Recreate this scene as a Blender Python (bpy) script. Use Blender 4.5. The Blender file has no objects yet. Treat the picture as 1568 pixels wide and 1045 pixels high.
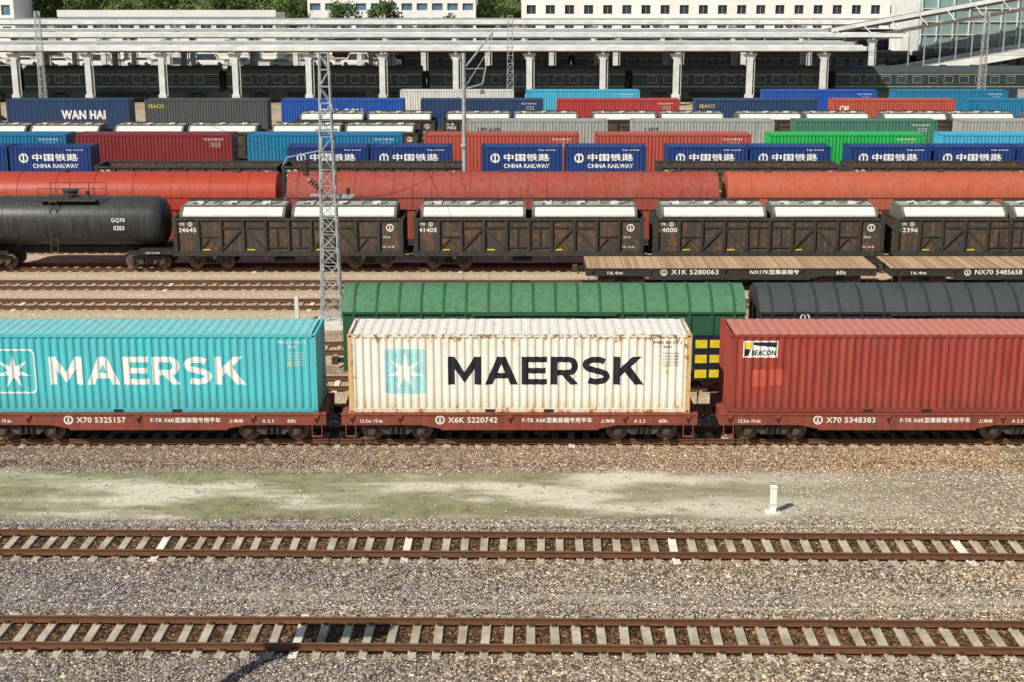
import bpy, bmesh, math, random
import numpy as np
from mathutils import Vector, Matrix
random.seed(11); np.random.seed(5)
S = bpy.context.scene
COL = S.collection

# ------------------------------------------------------------------ nodes
class NB:
    def __init__(s, name):
        s.mat = bpy.data.materials.new(name); s.mat.use_nodes = True
        s.t = s.mat.node_tree; s.b = s.t.nodes['Principled BSDF']
        s.tc = s.n('ShaderNodeTexCoord')
    def n(s, ty, **k):
        x = s.t.nodes.new(ty)
        for a, v in k.items(): setattr(x, a, v)
        return x
    def put(s, sock, v):
        if isinstance(v, bpy.types.NodeSocket): s.t.links.new(v, sock)
        elif isinstance(v, (tuple, list)) and len(v) == 3 and sock.type == 'RGBA': sock.default_value = (*v, 1)
        else: sock.default_value = v
    def m(s, op, a, b=0.0, c=None, clamp=False):
        x = s.n('ShaderNodeMath', operation=op); x.use_clamp = clamp
        s.put(x.inputs[0], a); s.put(x.inputs[1], b)
        if c is not None: s.put(x.inputs[2], c)
        return x.outputs[0]
    def mix(s, f, a, b, bl='MIX'):
        x = s.n('ShaderNodeMix', data_type='RGBA', blend_type=bl)
        s.put(x.inputs[0], f); s.put(x.inputs[6], a); s.put(x.inputs[7], b)
        return x.outputs[2]
    def mr(s, v, a, b, c=0.0, d=1.0):
        x = s.n('ShaderNodeMapRange'); x.clamp = True
        s.put(x.inputs[0], v)
        for i, q in enumerate((a, b, c, d)): s.put(x.inputs[i+1], q)
        return x.outputs[0]
    def ramp(s, v, stops, const=False):
        x = s.n('ShaderNodeValToRGB'); r = x.color_ramp
        if const: r.interpolation = 'CONSTANT'
        while len(r.elements) < len(stops): r.elements.new(0.5)
        for e, (p, c) in zip(r.elements, stops): e.position = p; e.color = (*c, 1)
        s.put(x.inputs[0], v); return x.outputs[0]
    def noise(s, vec, sc, det=4, ro=.55):
        x = s.n('ShaderNodeTexNoise'); s.put(x.inputs['Vector'], vec)
        x.inputs['Scale'].default_value = sc; x.inputs['Detail'].default_value = det; x.inputs['Roughness'].default_value = ro
        return x.outputs[0]
    def vor(s, vec, sc):
        x = s.n('ShaderNodeTexVoronoi'); s.put(x.inputs['Vector'], vec); x.inputs['Scale'].default_value = sc
        return x.outputs['Distance'], x.outputs['Color']
    def scl(s, vec, sc):
        x = s.n('ShaderNodeMapping'); s.put(x.inputs[0], vec); x.inputs['Scale'].default_value = sc
        return x.outputs[0]
    def sep(s, vec):
        x = s.n('ShaderNodeSeparateXYZ'); s.put(x.inputs[0], vec); return x.outputs
    def bump(s, h, st, dist):
        x = s.n('ShaderNodeBump'); s.put(x.inputs['Height'], h)
        x.inputs['Strength'].default_value = st; x.inputs['Distance'].default_value = dist
        s.t.links.new(x.outputs[0], s.b.inputs['Normal'])
    def objvec(s):
        oi = s.n('ShaderNodeObjectInfo')
        r = s.m('MULTIPLY', oi.outputs['Random'], 57.0)
        va = s.n('ShaderNodeVectorMath', operation='ADD')
        s.put(va.inputs[0], s.tc.outputs['Object']); s.put(va.inputs[1], r)
        return va.outputs[0]
    def done(s, col, rough=.6, spec=.3, metal=0.0):
        s.put(s.b.inputs['Base Color'], col); s.put(s.b.inputs['Roughness'], rough)
        s.b.inputs['Specular IOR Level'].default_value = spec; s.b.inputs['Metallic'].default_value = metal
        return s.mat

def mul(c, k): return tuple(min(1, x*k) for x in c)
def paint(name, col, thr=.66, dirt=.35, fade=.3, rough=.5, rustc=(.17,.075,.035), edge=0.0, half=(5.95, 1.45), dirtc=None, sx=3.2, grime=None):
    b = NB(name); v = b.objvec()
    broad = b.noise(v, .7, 3); streak = b.noise(b.scl(v, (sx, sx, .28)), 1.6, 4, .62); fine = b.noise(v, 4.5, 6, .68)
    c = b.mix(b.m('MULTIPLY', b.mr(broad, .38, .64), fade), col, tuple(x*.72+.12*(sum(col)/3+.3) for x in col))
    dc = dirtc or (.35*col[0]+.03, .35*col[1]+.026, .35*col[2]+.022)
    c = b.mix(b.m('MULTIPLY', b.mr(streak, .44, .68), dirt), c, dc)
    r = b.m('ADD', b.m('MULTIPLY', fine, .62), b.m('MULTIPLY', streak, .38))
    if grime:
        o = b.sep(b.tc.outputs['Object'])
        gz = b.mr(b.m('SUBTRACT', o[2], b.m('MULTIPLY', streak, .9)), .25, -.35)
        c = b.mix(b.m('MULTIPLY', gz, grime[0]), c, grime[1])
    if edge:
        o = b.sep(b.tc.outputs['Object'])
        ez = b.mr(b.m('ABSOLUTE', b.m('SUBTRACT', o[2], half[1])), half[1]-.75, half[1]+.02)
        ez = b.m('POWER', ez, 1.6)
        ex = b.mr(b.m('ABSOLUTE', o[0]), half[0]-.45, half[0]+.05)
        r = b.m('ADD', r, b.m('MULTIPLY', b.m('MAXIMUM', ez, ex), edge))
        c = b.mix(b.mr(r, thr-.07, thr+.02, 0, .6), c, tuple(.5*x+.5*y for x, y in zip(col, mul(rustc, 2.0))))
    c = b.mix(b.mr(r, thr, thr+.05), c, b.mix(fine, mul(rustc, .7), mul(rustc, 1.5)))
    b.bump(b.m('ADD', fine, b.m('MULTIPLY', broad, 3.0)), .3, .025)
    return b.done(c, b.mr(r, thr-.1, thr+.05, rough, .9), .3)

def flat(name, col, rough=.7, var=.3, sc=3.0, metal=0.0, spec=.3):
    b = NB(name); v = b.objvec(); n = b.noise(v, sc, 4)
    return b.done(b.mix(b.mr(n, .3, .7), mul(col, 1-var), mul(col, 1+var)), rough, spec, metal)

def gravel(b, vec):
    d1, c1 = b.vor(vec, 15.0); d2, c2 = b.vor(vec, 8.0)
    s1 = b.sep(c1); s2 = b.sep(c2)
    A = b.ramp(s1[0], [(0, (.11,.10,.09)), (.16, (.25,.225,.20)), (.34, (.42,.365,.30)), (.5, (.32,.315,.32)), (.64, (.50,.37,.28)), (.78, (.58,.53,.45)), (.90, (.86,.82,.73))], True)
    B = b.ramp(s2[1], [(0, (.14,.125,.11)), (.25, (.35,.315,.27)), (.5, (.50,.42,.34)), (.75, (.40,.38,.385)), (.9, (.82,.77,.68))], True)
    sel = b.m('GREATER_THAN', s2[2], .60)
    c = b.mix(sel, A, B)
    gap = b.mix(sel, b.mr(d1, .34, .68), b.mr(d2, .40, .72))
    c = b.mix(b.m('MULTIPLY', gap, .85), c, (.045,.038,.032))
    lg = b.noise(vec, .22, 3, .6); md = b.noise(vec, 1.1, 4, .65)
    c = b.mix(b.mr(lg, .35, .65), b.mix(1.0, c, (.82,.80,.84), 'MULTIPLY'), b.mix(1.0, c, (1.12,1.03,.90), 'MULTIPLY'))
    c = b.mix(b.mr(md, .56, .74, 0, .45), c, (.46,.40,.31))      # patches of dust
    c = b.mix(b.mr(md, .44, .30, 0, .35), c, b.mix(1.0, c, (.62,.52,.46), 'MULTIPLY'))
    h = b.m('SUBTRACT', 1.0, b.mix(sel, d1, d2))
    return c, h, lg
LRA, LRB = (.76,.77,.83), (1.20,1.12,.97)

# ---- ground material
b = NB('ground_gravel'); vec = b.tc.outputs['Object']; o = b.sep(vec)
g, h, lg = gravel(b, vec)
warp = b.noise(vec, .35, 4, .65); w2 = b.noise(vec, 1.6, 5, .65); w3 = b.noise(b.scl(vec, (.35, 1, 1)), .55, 4, .6)
yy = b.m('ADD', o[1], b.m('MULTIPLY', b.m('SUBTRACT', warp, .5), 2.2))
xx = o[0]
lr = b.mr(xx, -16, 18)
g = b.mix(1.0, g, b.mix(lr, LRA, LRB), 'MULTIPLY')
g = b.mix(b.m('MULTIPLY', b.mr(yy, 46.0, 47.4), .85), g, b.mix(1.0, g, (1.03,.82,.67), 'MULTIPLY'))
inn = b.m('MULTIPLY', b.mr(yy, 41.6, 42.5), b.mr(yy, 47.0, 46.0))
inn = b.m('MULTIPLY', inn, b.mr(b.m('ADD', xx, b.m('MULTIPLY', b.m('SUBTRACT', w3, .5), 22)), 15, 8, .25, 1.0))
inn = b.m('MULTIPLY', inn, b.mr(w2, .26, .46, .15, 1))
dirt = b.mix(b.mr(w3, .42, .58), (.38,.345,.25), (.66,.62,.50))
dirt = b.mix(b.mr(w2, .46, .75, 0, .8), dirt, (.48,.44,.35))
mossx = b.mr(b.m('ABSOLUTE', b.m('ADD', xx, 8.0)), 15.0, 6.0, .0, .16)
moss = b.mr(b.m('ADD', b.m('ADD', b.m('SUBTRACT', 1.0, w3), mossx), b.m('MULTIPLY', b.m('SUBTRACT', w2, .5), .25)), .54, .70)
dirt = b.mix(b.m('MULTIPLY', moss, .85), dirt, b.mix(b.mr(w2, .3, .7), (.135,.14,.055), (.33,.315,.17)))
fine = b.noise(vec, 26, 3, .7)
dirt = b.mix(b.mr(fine, .3, .7), b.mix(1.0, dirt, (.74,.74,.74), 'MULTIPLY'), b.mix(1.0, dirt, (1.14,1.14,1.14), 'MULTIPLY'))
dl = b.mr(b.m('ABSOLUTE', b.m('SUBTRACT', b.m('ADD', o[1], b.m('MULTIPLY', xx, .018)), 36.3)), .35, .12)
dl = b.m('MULTIPLY', dl, b.mr(w3, .42, .6, 0, .6))
g2 = b.mix(dl, g, (.50,.46,.38))
c = b.mix(inn, g2, dirt)
c = b.mix(b.mr(o[1], 55, 68, 0, .75), c, b.mix(b.mr(lg, .35, .65), (.42,.33,.23), (.66,.54,.39)))
b.bump(b.m('MULTIPLY', h, b.m('SUBTRACT', 1.0, b.m('MULTIPLY', inn, .85))), .9, .05)
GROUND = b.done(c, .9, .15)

def ballast_mat(name, cribs, tint, dust, lrt=True):
    b = NB(name); vec = b.tc.outputs['Object']; o = b.sep(vec)
    g, h, lg = gravel(b, vec)
    ay = b.m('ABSOLUTE', o[1])
    wv = b.noise(vec, .9, 3)
    g = b.mix(b.m('MULTIPLY', b.mr(ay, 1.9, .95), b.mr(wv, .3, .7, .5, .9)), g, b.mix(1.0, g, tint, 'MULTIPLY'))
    g = b.mix(b.m('MULTIPLY', b.mr(ay, .98, .88), .9), g, b.mix(1.0, g, cribs, 'MULTIPLY'))  # rust brown plus painted-in shade of the deep cribs between the rails
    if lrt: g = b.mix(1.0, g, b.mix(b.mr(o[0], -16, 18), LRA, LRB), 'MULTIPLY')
    if dust: g = b.mix(dust[0], g, dust[1])
    b.bump(h, .9, .05)
    return b.done(g, .9, .15)
BALLAST = ballast_mat('track_ballast', (.46,.33,.23), (.88,.71,.57), None)
BALLAST2 = ballast_mat('rusty_ballast', (.6,.45,.34), (.95,.74,.58), (.2, (.42,.31,.21)))
BALLAST3 = ballast_mat('sandy_ballast', (.8,.66,.52), (.95,.8,.6), (.7, (.60,.47,.33)), False)

b = NB('ballast_stone'); at = b.n('ShaderNodeAttribute', attribute_name='Col')
STONE = b.done(at.outputs['Color'], .85, .2)
b = NB('rail_steel'); v = b.tc.outputs['Object']; n = b.noise(b.scl(v, (.6, 8, 8)), 2, 4)
RAIL = b.done(b.mix(n, (.06,.028,.015), (.23,.10,.05)), .75, .25)
RAILTOP = flat('rail_head_steel', (.23,.145,.09), .5, .3, 4, .3)
b = NB('sleeper_concrete'); v = b.objvec(); n = b.noise(v, 1.3, 4); n2 = b.noise(v, 9, 4, .7)
cc_ = b.mix(b.mr(n, .35, .65), (.34,.29,.215), (.56,.51,.40)); cc_ = b.mix(b.mr(n2, .5, .72, 0, .7), cc_, (.20,.145,.095))
SLEEP = b.done(cc_, .9, .2)
SLEEPN = flat('sleeper_new_concrete', (.76,.73,.64), .9, .16, 2)
FAST = flat('rail_fastener', (.07,.04,.028), .8)

WHITEPT = flat('white_lettering', (.80,.80,.77), .6, .08, 6)
BLACKPT = flat('black_lettering', (.018,.02,.03), .5, .2, 6)
YELPT = flat('yellow_paint', (.75,.58,.03), .6, .2, 4)
DARK = flat('dark_underframe', (.026,.022,.019), .8, .5, 3)
BOGIE = flat('bogie_steel', (.075,.058,.044), .8, .5, 5)
WHEEL = flat('wheel_steel', (.14,.095,.07), .6, .4, 5)
SILL = paint('wagon_red_oxide', (.27,.062,.036), thr=.66, dirt=.6, rough=.75, dirtc=(.11,.045,.03))
GOND = paint('gondola_black', (.036,.034,.030), thr=.60, dirt=.5, rough=.75, rustc=(.13,.065,.035), dirtc=(.09,.07,.05))
GONDP = paint('gondola_panel', (.060,.050,.040), thr=.52, dirt=.6, rough=.8, rustc=(.15,.075,.04), dirtc=(.11,.075,.05))
GALV = flat('galvanised_steel', (.43,.45,.45), .5, .25, 3, .3)
INSUL = flat('insulator_brown', (.06,.03,.025), .4)
CONC = flat('concrete_pale', (.66,.64,.58), .9, .12, 1)
GLASSD = flat('window_dark_glass', (.03,.045,.055), .15, .4, .3, 0, .6)

# ------------------------------------------------------------------ mesh builder
P_C = .2778
def corr(x, L, depth=.036):
    t = (x + L/2 - .16) % P_C
    if t < .074: return 0.0
    if t < .139: return depth*(t-.074)/.065
    if t < .213: return depth
    return depth*(1-(t-.213)/.0648)
def corr_breaks(L):
    out = []; x = -L/2+.16; end = L/2-.16
    while x < end:
        for o_ in (0, .074, .139, .213):
            if x+o_ < end: out.append(x+o_)
        x += P_C
    out.append(end); return out

_tc = {}
def text_mesh(body):
    if body in _tc: return _tc[body]
    cu = bpy.data.curves.new('t', 'FONT'); cu.body = body; cu.size = 1; cu.resolution_u = 3
    cu.space_character = 1.06
    ob = bpy.data.objects.new('t', cu); COL.objects.link(ob)
    bpy.context.view_layer.update()
    dg = bpy.context.evaluated_depsgraph_get(); me = ob.evaluated_get(dg).to_mesh()
    V = [(v.co.x, v.co.y) for v in me.vertices]; F = [tuple(p.vertices) for p in me.polygons]
    ob.evaluated_get(dg).to_mesh_clear()
    bpy.data.objects.remove(ob); bpy.data.curves.remove(cu)
    _tc[body] = (V, F); return V, F

class MB:
    def __init__(s): s.v = []; s.f = []; s.m = []; s.sm = []; s.mats = []
    def mi(s, mat):
        if mat not in s.mats: s.mats.append(mat)
        return s.mats.index(mat)
    def poly(s, pts, mat, sm=False):
        i = len(s.v); s.v += [tuple(p) for p in pts]; s.f.append(tuple(range(i, i+len(pts)))); s.m.append(s.mi(mat)); s.sm.append(sm)
    def add(s, V, F, mat, sm=False):
        i = len(s.v); s.v += [tuple(p) for p in V]; k = s.mi(mat)
        for f in F: s.f.append(tuple(i+a for a in f)); s.m.append(k); s.sm.append(sm)
    def box(s, x0, x1, y0, y1, z0, z1, mat):
        V = [(x0,y0,z0),(x1,y0,z0),(x1,y1,z0),(x0,y1,z0),(x0,y0,z1),(x1,y0,z1),(x1,y1,z1),(x0,y1,z1)]
        s.add(V, [(0,3,2,1),(4,5,6,7),(0,1,5,4),(1,2,6,5),(2,3,7,6),(3,0,4,7)], mat)
    def cb(s, c, d, mat):
        s.box(c[0]-d[0]/2, c[0]+d[0]/2, c[1]-d[1]/2, c[1]+d[1]/2, c[2]-d[2]/2, c[2]+d[2]/2, mat)
    def beam(s, p, q, w, mat, h=None):
        p = Vector(p); q = Vector(q); d = (q-p).normalized(); h = h or w
        up = Vector((0,0,1)) if abs(d.z) < .95 else Vector((0,1,0))
        a = d.cross(up).normalized()*w/2; c = a.cross(d).normalized()*h/2
        V = [p-a-c, p+a-c, p+a+c, p-a+c, q-a-c, q+a-c, q+a+c, q-a+c]
        s.add(V, [(0,1,2,3),(7,6,5,4),(0,4,5,1),(1,5,6,2),(2,6,7,3),(3,7,4,0)], mat)
    def cyl(s, p, q, r, mat, n=12, r2=None, caps=True):
        p = Vector(p); q = Vector(q); d = (q-p).normalized(); r2 = r if r2 is None else r2
        up = Vector((0,0,1)) if abs(d.z) < .95 else Vector((0,1,0))
        a = d.cross(up).normalized(); c = a.cross(d).normalized()
        V = []
        for k in range(n):
            t = 2*math.pi*k/n; u = a*math.cos(t)+c*math.sin(t); V.append(p+u*r); V.append(q+u*r2)
        s.add(V, [(2*k, 2*((k+1)%n), 2*((k+1)%n)+1, 2*k+1) for k in range(n)], mat, True)
        if caps:
            s.poly([V[2*k] for k in range(n)][::-1], mat); s.poly([V[2*k+1] for k in range(n)], mat)
    def loftx(s, prof, x0, x1, mat, caps=True, sm=False, close=True):
        n = len(prof); V = [(x0, y, z) for y, z in prof]+[(x1, y, z) for y, z in prof]
        rng = range(n) if close else range(n-1)
        s.add(V, [(k, (k+1)%n, n+(k+1)%n, n+k) for k in rng], mat, sm)
        if caps:
            s.poly(V[:n][::-1], mat); s.poly(V[n:], mat)
    def prismy(s, prof, y0, y1, mat):
        n = len(prof); V = [(x, y0, z) for x, z in prof]+[(x, y1, z) for x, z in prof]
        s.add(V, [(k, (k+1)%n, n+(k+1)%n, n+k) for k in range(n)], mat)
        s.poly(V[:n], mat); s.poly(V[n:][::-1], mat)
    def flatshape(s, V2, F, mat, L=None, y=0.0, off=.004):
        """place a 2-D shape (x,z) on a face looking to -Y; if L given follow the corrugation"""
        if L is None:
            s.add([(a, y-off, c) for a, c in V2], F, mat); return
        bm = bmesh.new(); vs = [bm.verts.new((a, 0, c)) for a, c in V2]
        for f in F:
            try: bm.faces.new([vs[i] for i in f])
            except ValueError: pass
        lo = min(a for a, c in V2); hi = max(a for a, c in V2)
        for bx in corr_breaks(L):
            if lo < bx < hi:
                bmesh.ops.bisect_plane(bm, geom=bm.verts[:]+bm.edges[:]+bm.faces[:], plane_co=(bx,0,0), plane_no=(1,0,0), dist=1e-5)
        bm.verts.index_update()
        s.add([(v.co.x, y+corr(v.co.x, L)-off, v.co.z) for v in bm.verts], [tuple(v.index for v in f.verts) for f in bm.faces], mat)
        bm.free()
    def text(s, body, x, z, h, mat, w=None, bold=0.0, L=None, y=0.0, off=.005):
        V, F = text_mesh(body)
        if not V: return
        x0 = min(a for a, c in V); x1 = max(a for a, c in V); z0 = min(c for a, c in V); z1 = max(c for a, c in V)
        kz = h/(z1-z0); kx = kz if w is None else w/(x1-x0)
        q = bold*h
        cop = [(0, 0)] if bold <= 0 else [(-q, 0), (q, 0), (0, q*.7), (0, -q*.7)]
        for i, (dx, dz) in enumerate(cop):
            s.flatshape([(x+dx+(a-x0)*kx, z+dz+(c-z0)*kz) for a, c in V], F, mat, L, y, off+i*.0008)
    def mesh(s, name):
        me = bpy.data.meshes.new(name); me.from_pydata(s.v, [], s.f)
        for m_ in s.mats: me.materials.append(m_)
        me.polygons.foreach_set('material_index', s.m); me.polygons.foreach_set('use_smooth', s.sm); me.update()
        return me
def place(me, name, loc=(0,0,0), rz=0.0, sc=None):
    ob = bpy.data.objects.new(name, me); ob.location = loc; ob.rotation_euler[2] = rz
    if sc: ob.scale = sc
    COL.objects.link(ob); return ob

# heavy block letters, drawn as separate non-overlapping polygons (unit height)
T_ = .215
def _rect(a, c, d, e): return [(a, d), (c, d), (c, e), (a, e)]
def _ringarc(cx, cz, ox, oz, ix, iz, a0, a1, n=8):
    out = []
    for k in range(n):
        t0 = math.radians(a0+(a1-a0)*k/n); t1 = math.radians(a0+(a1-a0)*(k+1)/n)
        out.append([(cx+ix*math.cos(t0), cz+iz*math.sin(t0)), (cx+ox*math.cos(t0), cz+oz*math.sin(t0)), (cx+ox*math.cos(t1), cz+oz*math.sin(t1)), (cx+ix*math.cos(t1), cz+iz*math.sin(t1))])
    return out
def _stroke(P, w):
    out = []; N = []
    for i in range(len(P)):
        a = P[max(0, i-1)]; c = P[min(len(P)-1, i+1)]; dx, dz = c[0]-a[0], c[1]-a[1]; l = math.hypot(dx, dz); N.append((-dz/l*w/2, dx/l*w/2))
    for i in range(len(P)-1):
        p, q = P[i], P[i+1]; n0, n1 = N[i], N[i+1]
        out.append([(p[0]+n0[0], p[1]+n0[1]), (p[0]-n0[0], p[1]-n0[1]), (q[0]-n1[0], q[1]-n1[1]), (q[0]+n1[0], q[1]+n1[1])])
    return out
def mir(P, w): return [(w-x, z) for x, z in P][::-1]
GL = {}
dM = [(.235,.56),(.575,.06),(.575,.44),(.235,1)]
GL['M'] = (1.15, [_rect(0,.235,0,1), _rect(.915,1.15,0,1), dM, mir(dM, 1.15)])
dA = [(0,0),(.26,0),(.575,.74),(.575,1),(.43,1)]
GL['A'] = (1.15, [dA, mir(dA, 1.15), [(.354,.22),(.796,.22),(.711,.42),(.439,.42)]])
T_ = .235
GL['E'] = (.88, [_rect(0,T_,0,1), _rect(T_,.88,.80,1), _rect(T_,.83,.40,.60), _rect(T_,.88,0,.20)])
GL['R'] = (.97, [_rect(0,T_,0,1), _rect(T_,.62,.80,1), _rect(T_,.62,.33,.53), [(.40,.33),(.68,.33),(.97,0),(.68,0)]]+_ringarc(.62,.665,.33,.335,.10,.135,-90,90))
sp = []
for t in range(35, 271, 15): sp.append((.47+.36*math.cos(math.radians(t)), .71+.185*math.sin(math.radians(t))))
sq = []
for t in range(90, -146, -15): sq.append((.48+.37*math.cos(math.radians(t)), .29+.185*math.sin(math.radians(t))))
GL['S'] = (.95, _stroke(sp[:-2]+sq[2:], .215))
GL['K'] = (1.06, [_rect(0,T_,0,1), [(T_,.28),(.98,1),(.66,1),(T_,.59)], [(.40,.439),(.74,0),(1.06,0),(.60,.632)]])
def bigword(mb, word, x, z, h, w, mat, L, y, off):
    tot = sum(GL[c][0] for c in word); gap = (w/h-tot)/(len(word)-1)
    for ch in word:
        gw, polys = GL[ch]
        for P in polys:
            V = [(x+a*h, z+c*h) for a, c in P]; mb.flatshape(V, [tuple(range(len(V)))], mat, L, y, off)
        x += (gw+gap)*h

# ------------------------------------------------------------------ ground
mb = MB(); mb.box(-1500, 1500, -300, 2600, -.5, 0, GROUND)
place(mb.mesh('ground'), 'ground')

# ------------------------------------------------------------------ tracks
def track(yc, zt, x0, x1, sp, rot=0.0, bed=BALLAST, half=2.3, detail=False):
    mb = MB()
    mb.loftx([(-half, -.03), (-1.6, zt+.04), (-1.0, zt+.04), (-.88, zt-.02), (.88, zt-.02), (1.0, zt+.04), (1.6, zt+.04), (half, -.03)], x0, x1, bed, close=False, caps=False)
    x = x0+sp/2
    while x < x1:
        mt = SLEEPN if random.random() < .06 else SLEEP
        j = random.uniform(-.03, .03); zz = zt+.056+random.uniform(-.016, .008); sk_ = random.uniform(-.02, .02)
        w = .125; e = 1.25
        V = []
        for yy_ in (-e, -.45, .45, e):
            hz = zz - (.012 if abs(yy_) < 1 else 0); jj = j+sk_*yy_
            V += [(x+jj-w-.02, yy_, zt-.1), (x+jj-w+.02, yy_, hz), (x+jj+w-.02, yy_, hz), (x+jj+w+.02, yy_, zt-.1)]
        F = []
        for k in range(3):
            for q in range(3): F.append((4*k+q, 4*k+q+1, 4*k+5+q, 4*k+4+q))
        F += [(0,1,2,3), (15,14,13,12)]
        mb.add(V, F, mt)
        if detail:
            for r in (-.753, .753):
                for sd in (-.11, .11):
                    mb.box(x-.06, x+.06, r+sd-.045, r+sd+.045, zz-.01, zz+.045, FAST)
        x += sp
    zb = zt+.047
    for r in (-.753, .753):
        pr = [(-.075,0),(.075,0),(.075,.012),(.014,.03),(.010,.125),(.036,.138),(.036,.168)]
        pr2 = pr+[(-y_, z_) for y_, z_ in pr[::-1][:-2]]
        mb.loftx([(r+y_, zb+z_) for y_, z_ in pr2], x0, x1, RAIL)
        mb.poly([(x0, r-.030, zb+.1705), (x1, r-.030, zb+.1705), (x1, r+.030, zb+.1705), (x0, r+.030, zb+.1705)], RAILTOP)
    return place(mb.mesh('railway_track'), 'railway_track', (0, yc, 0), rot)
ROT = math.radians(-.7); YA = 33.55; YB = 39.5
track(YA, .13, -46, 46, .60, ROT, detail=True)
track(YB, .13, -46, 46, .568, ROT, detail=True)
track(49.9, .10, -60, 60, .568, bed=BALLAST2, detail=True)
for y_ in (56.7, 62.4, 71.2, 75.8): track(y_, .10, -70, 70, .6, bed=BALLAST3)
for y_ in (80.6, 86, 91.5, 97, 102.5, 107.7, 113.2, 118.5, 123.7, 129, 134.3, 139.4, 144.2, 150, 155.3): track(y_, .10, -95, 95, .62, bed=BALLAST3)
RT = .315

def stones(N):
    X = np.random.uniform(-17.5, 17.5, N); Y = np.random.uniform(30.5, 48.9, N)
    tn = math.tan(-ROT)
    d1 = np.abs(Y+X*tn-YA); d2 = np.abs(Y+X*tn-YB); d3 = np.abs(Y-49.9)
    keep = np.random.rand(N) < np.where((Y > 42.1) & (Y < 46.4), .05+.35*(X > 9), 1.0)
    for d in (d1, d2, d3): keep &= (d > 1.0) | (np.random.rand(N) < .16)
    for d in (d1, d2, d3): keep &= np.abs(d-.753) > .12
    X = X[keep]; Y = Y[keep]; d1 = d1[keep]; d2 = d2[keep]; d3 = d3[keep]; n = len(X)
    Z = np.zeros(n)
    for d, zt in ((d1,.13),(d2,.13),(d3,.10)):
        Z = np.maximum(Z, np.where(d < 1.0, zt-.015, np.clip(-.03+(2.3-d)/.7*(zt+.07), -.03, zt+.04)))
    base = np.array([[1,0,0],[0,1,0],[-1,0,0],[0,-1,0],[0,0,1],[0,0,-1]], float)
    R = np.random.uniform(.014, .042, n)
    P = base[None]*np.random.uniform(.65, 1.25, (n,6,1))*R[:,None,None]
    P[:,:,2] *= .8
    P += np.random.normal(0, .1, P.shape)*R[:,None,None]
    a = np.random.uniform(0, 6.28, n); ca = np.cos(a)[:,None]; sa = np.sin(a)[:,None]
    Q = P.copy(); Q[:,:,0] = P[:,:,0]*ca-P[:,:,1]*sa; Q[:,:,1] = P[:,:,0]*sa+P[:,:,1]*ca
    Q[:,:,0] += X[:,None]; Q[:,:,1] += Y[:,None]; Q[:,:,2] += (Z+R*.3)[:,None]
    fc = np.array([[0,1,4],[1,2,4],[2,3,4],[3,0,4]])
    F = (fc[None]+6*np.arange(n)[:,None,None]).reshape(-1,3)
    me = bpy.data.meshes.new('ballast_gravel')
    me.vertices.add(6*n); me.vertices.foreach_set('co', Q.reshape(-1))
    me.loops.add(F.size); me.loops.foreach_set('vertex_index', F.reshape(-1).astype(np.int32))
    me.polygons.add(len(F)); me.polygons.foreach_set('loop_start', (np.arange(len(F))*3).astype(np.int32))
    me.update(calc_edges=True)
    pal = np.array([[.16,.145,.13],[.32,.29,.25],[.44,.385,.32],[.52,.40,.31],[.38,.375,.385],[.62,.57,.49],[.90,.86,.77],[.26,.16,.11]])
    pc = pal[np.random.choice(8, n, p=[.13,.18,.2,.13,.13,.12,.07,.04])]
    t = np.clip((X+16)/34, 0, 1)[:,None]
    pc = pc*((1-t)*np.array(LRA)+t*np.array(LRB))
    rr = np.clip((Y-46)/1.5, 0, 1)[:,None]; pc = pc*(1-rr+rr*np.array([1.0,.8,.65]))
    cr = ((d1 < 1) | (d2 < 1) | (d3 < 1))[:,None]; pc = np.where(cr, pc*np.array([.5,.37,.27]), pc)  # stones between the rails: crib shade and rust brown put into their colour
    pc = np.clip(pc, 0, .95)
    cc = np.ones((n,6,4)); cc[:,:,:3] = pc[:,None,:]
    ca_ = me.color_attributes.new('Col', 'FLOAT_COLOR', 'POINT'); ca_.data.foreach_set('color', cc.reshape(-1))
    me.materials.append(STONE); place(me, 'ballast_gravel')
stones(125000)

# ------------------------------------------------------------------ rolling stock parts
def bogie(mb, cx, z=0.0, frame=BOGIE, w=.42):
    for ax in (-.88, .88):
        mb.cyl((cx+ax, -.9, w), (cx+ax, .9, w), .07, frame, 8)
        for sy in (-1, 1):
            mb.cyl((cx+ax, sy*.70, w), (cx+ax, sy*.83, w), w, WHEEL, 18)
            mb.cyl((cx+ax, sy*.83, w), (cx+ax, sy*.85, w), .2, frame, 12)
            mb.cb((cx+ax, sy*1.03, w), (.3, .22, .3), frame)
            mb.cyl((cx+ax, sy*1.13, w), (cx+ax, sy*1.18, w), .11, frame, 10)
    pr = [(-1.12,.58),(-.75,.60),(-.42,.30),(.42,.30),(.75,.60),(1.12,.58),(1.12,.72),(.8,.76),(.5,.80),(-.5,.80),(-.8,.76),(-1.12,.72)]
    for sy in (-1, 1):
        y0, y1 = sorted((sy*1.12, sy*.94))
        mb.prismy([(cx+x_, z_) for x_, z_ in pr], y0, y1, frame)
        for sx in (-.2, 0, .2):
            mb.cyl((cx+sx, sy*1.15, .36), (cx+sx, sy*1.15, .66), .07, DARK, 8)
    mb.cb((cx, 0, .62), (.45, 2.1, .22), frame)
def coupler(mb, x, sg):
    mb.box(min(x, x+sg*.55), max(x, x+sg*.55), -.1, .1, .80, .98, DARK)
    mb.cb((x+sg*.55, 0, .88), (.26, .3, .3), BOGIE)
    mb.cyl((x, .35, .8), (x+sg*.4, .3, .45), .03, DARK, 6)

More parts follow.
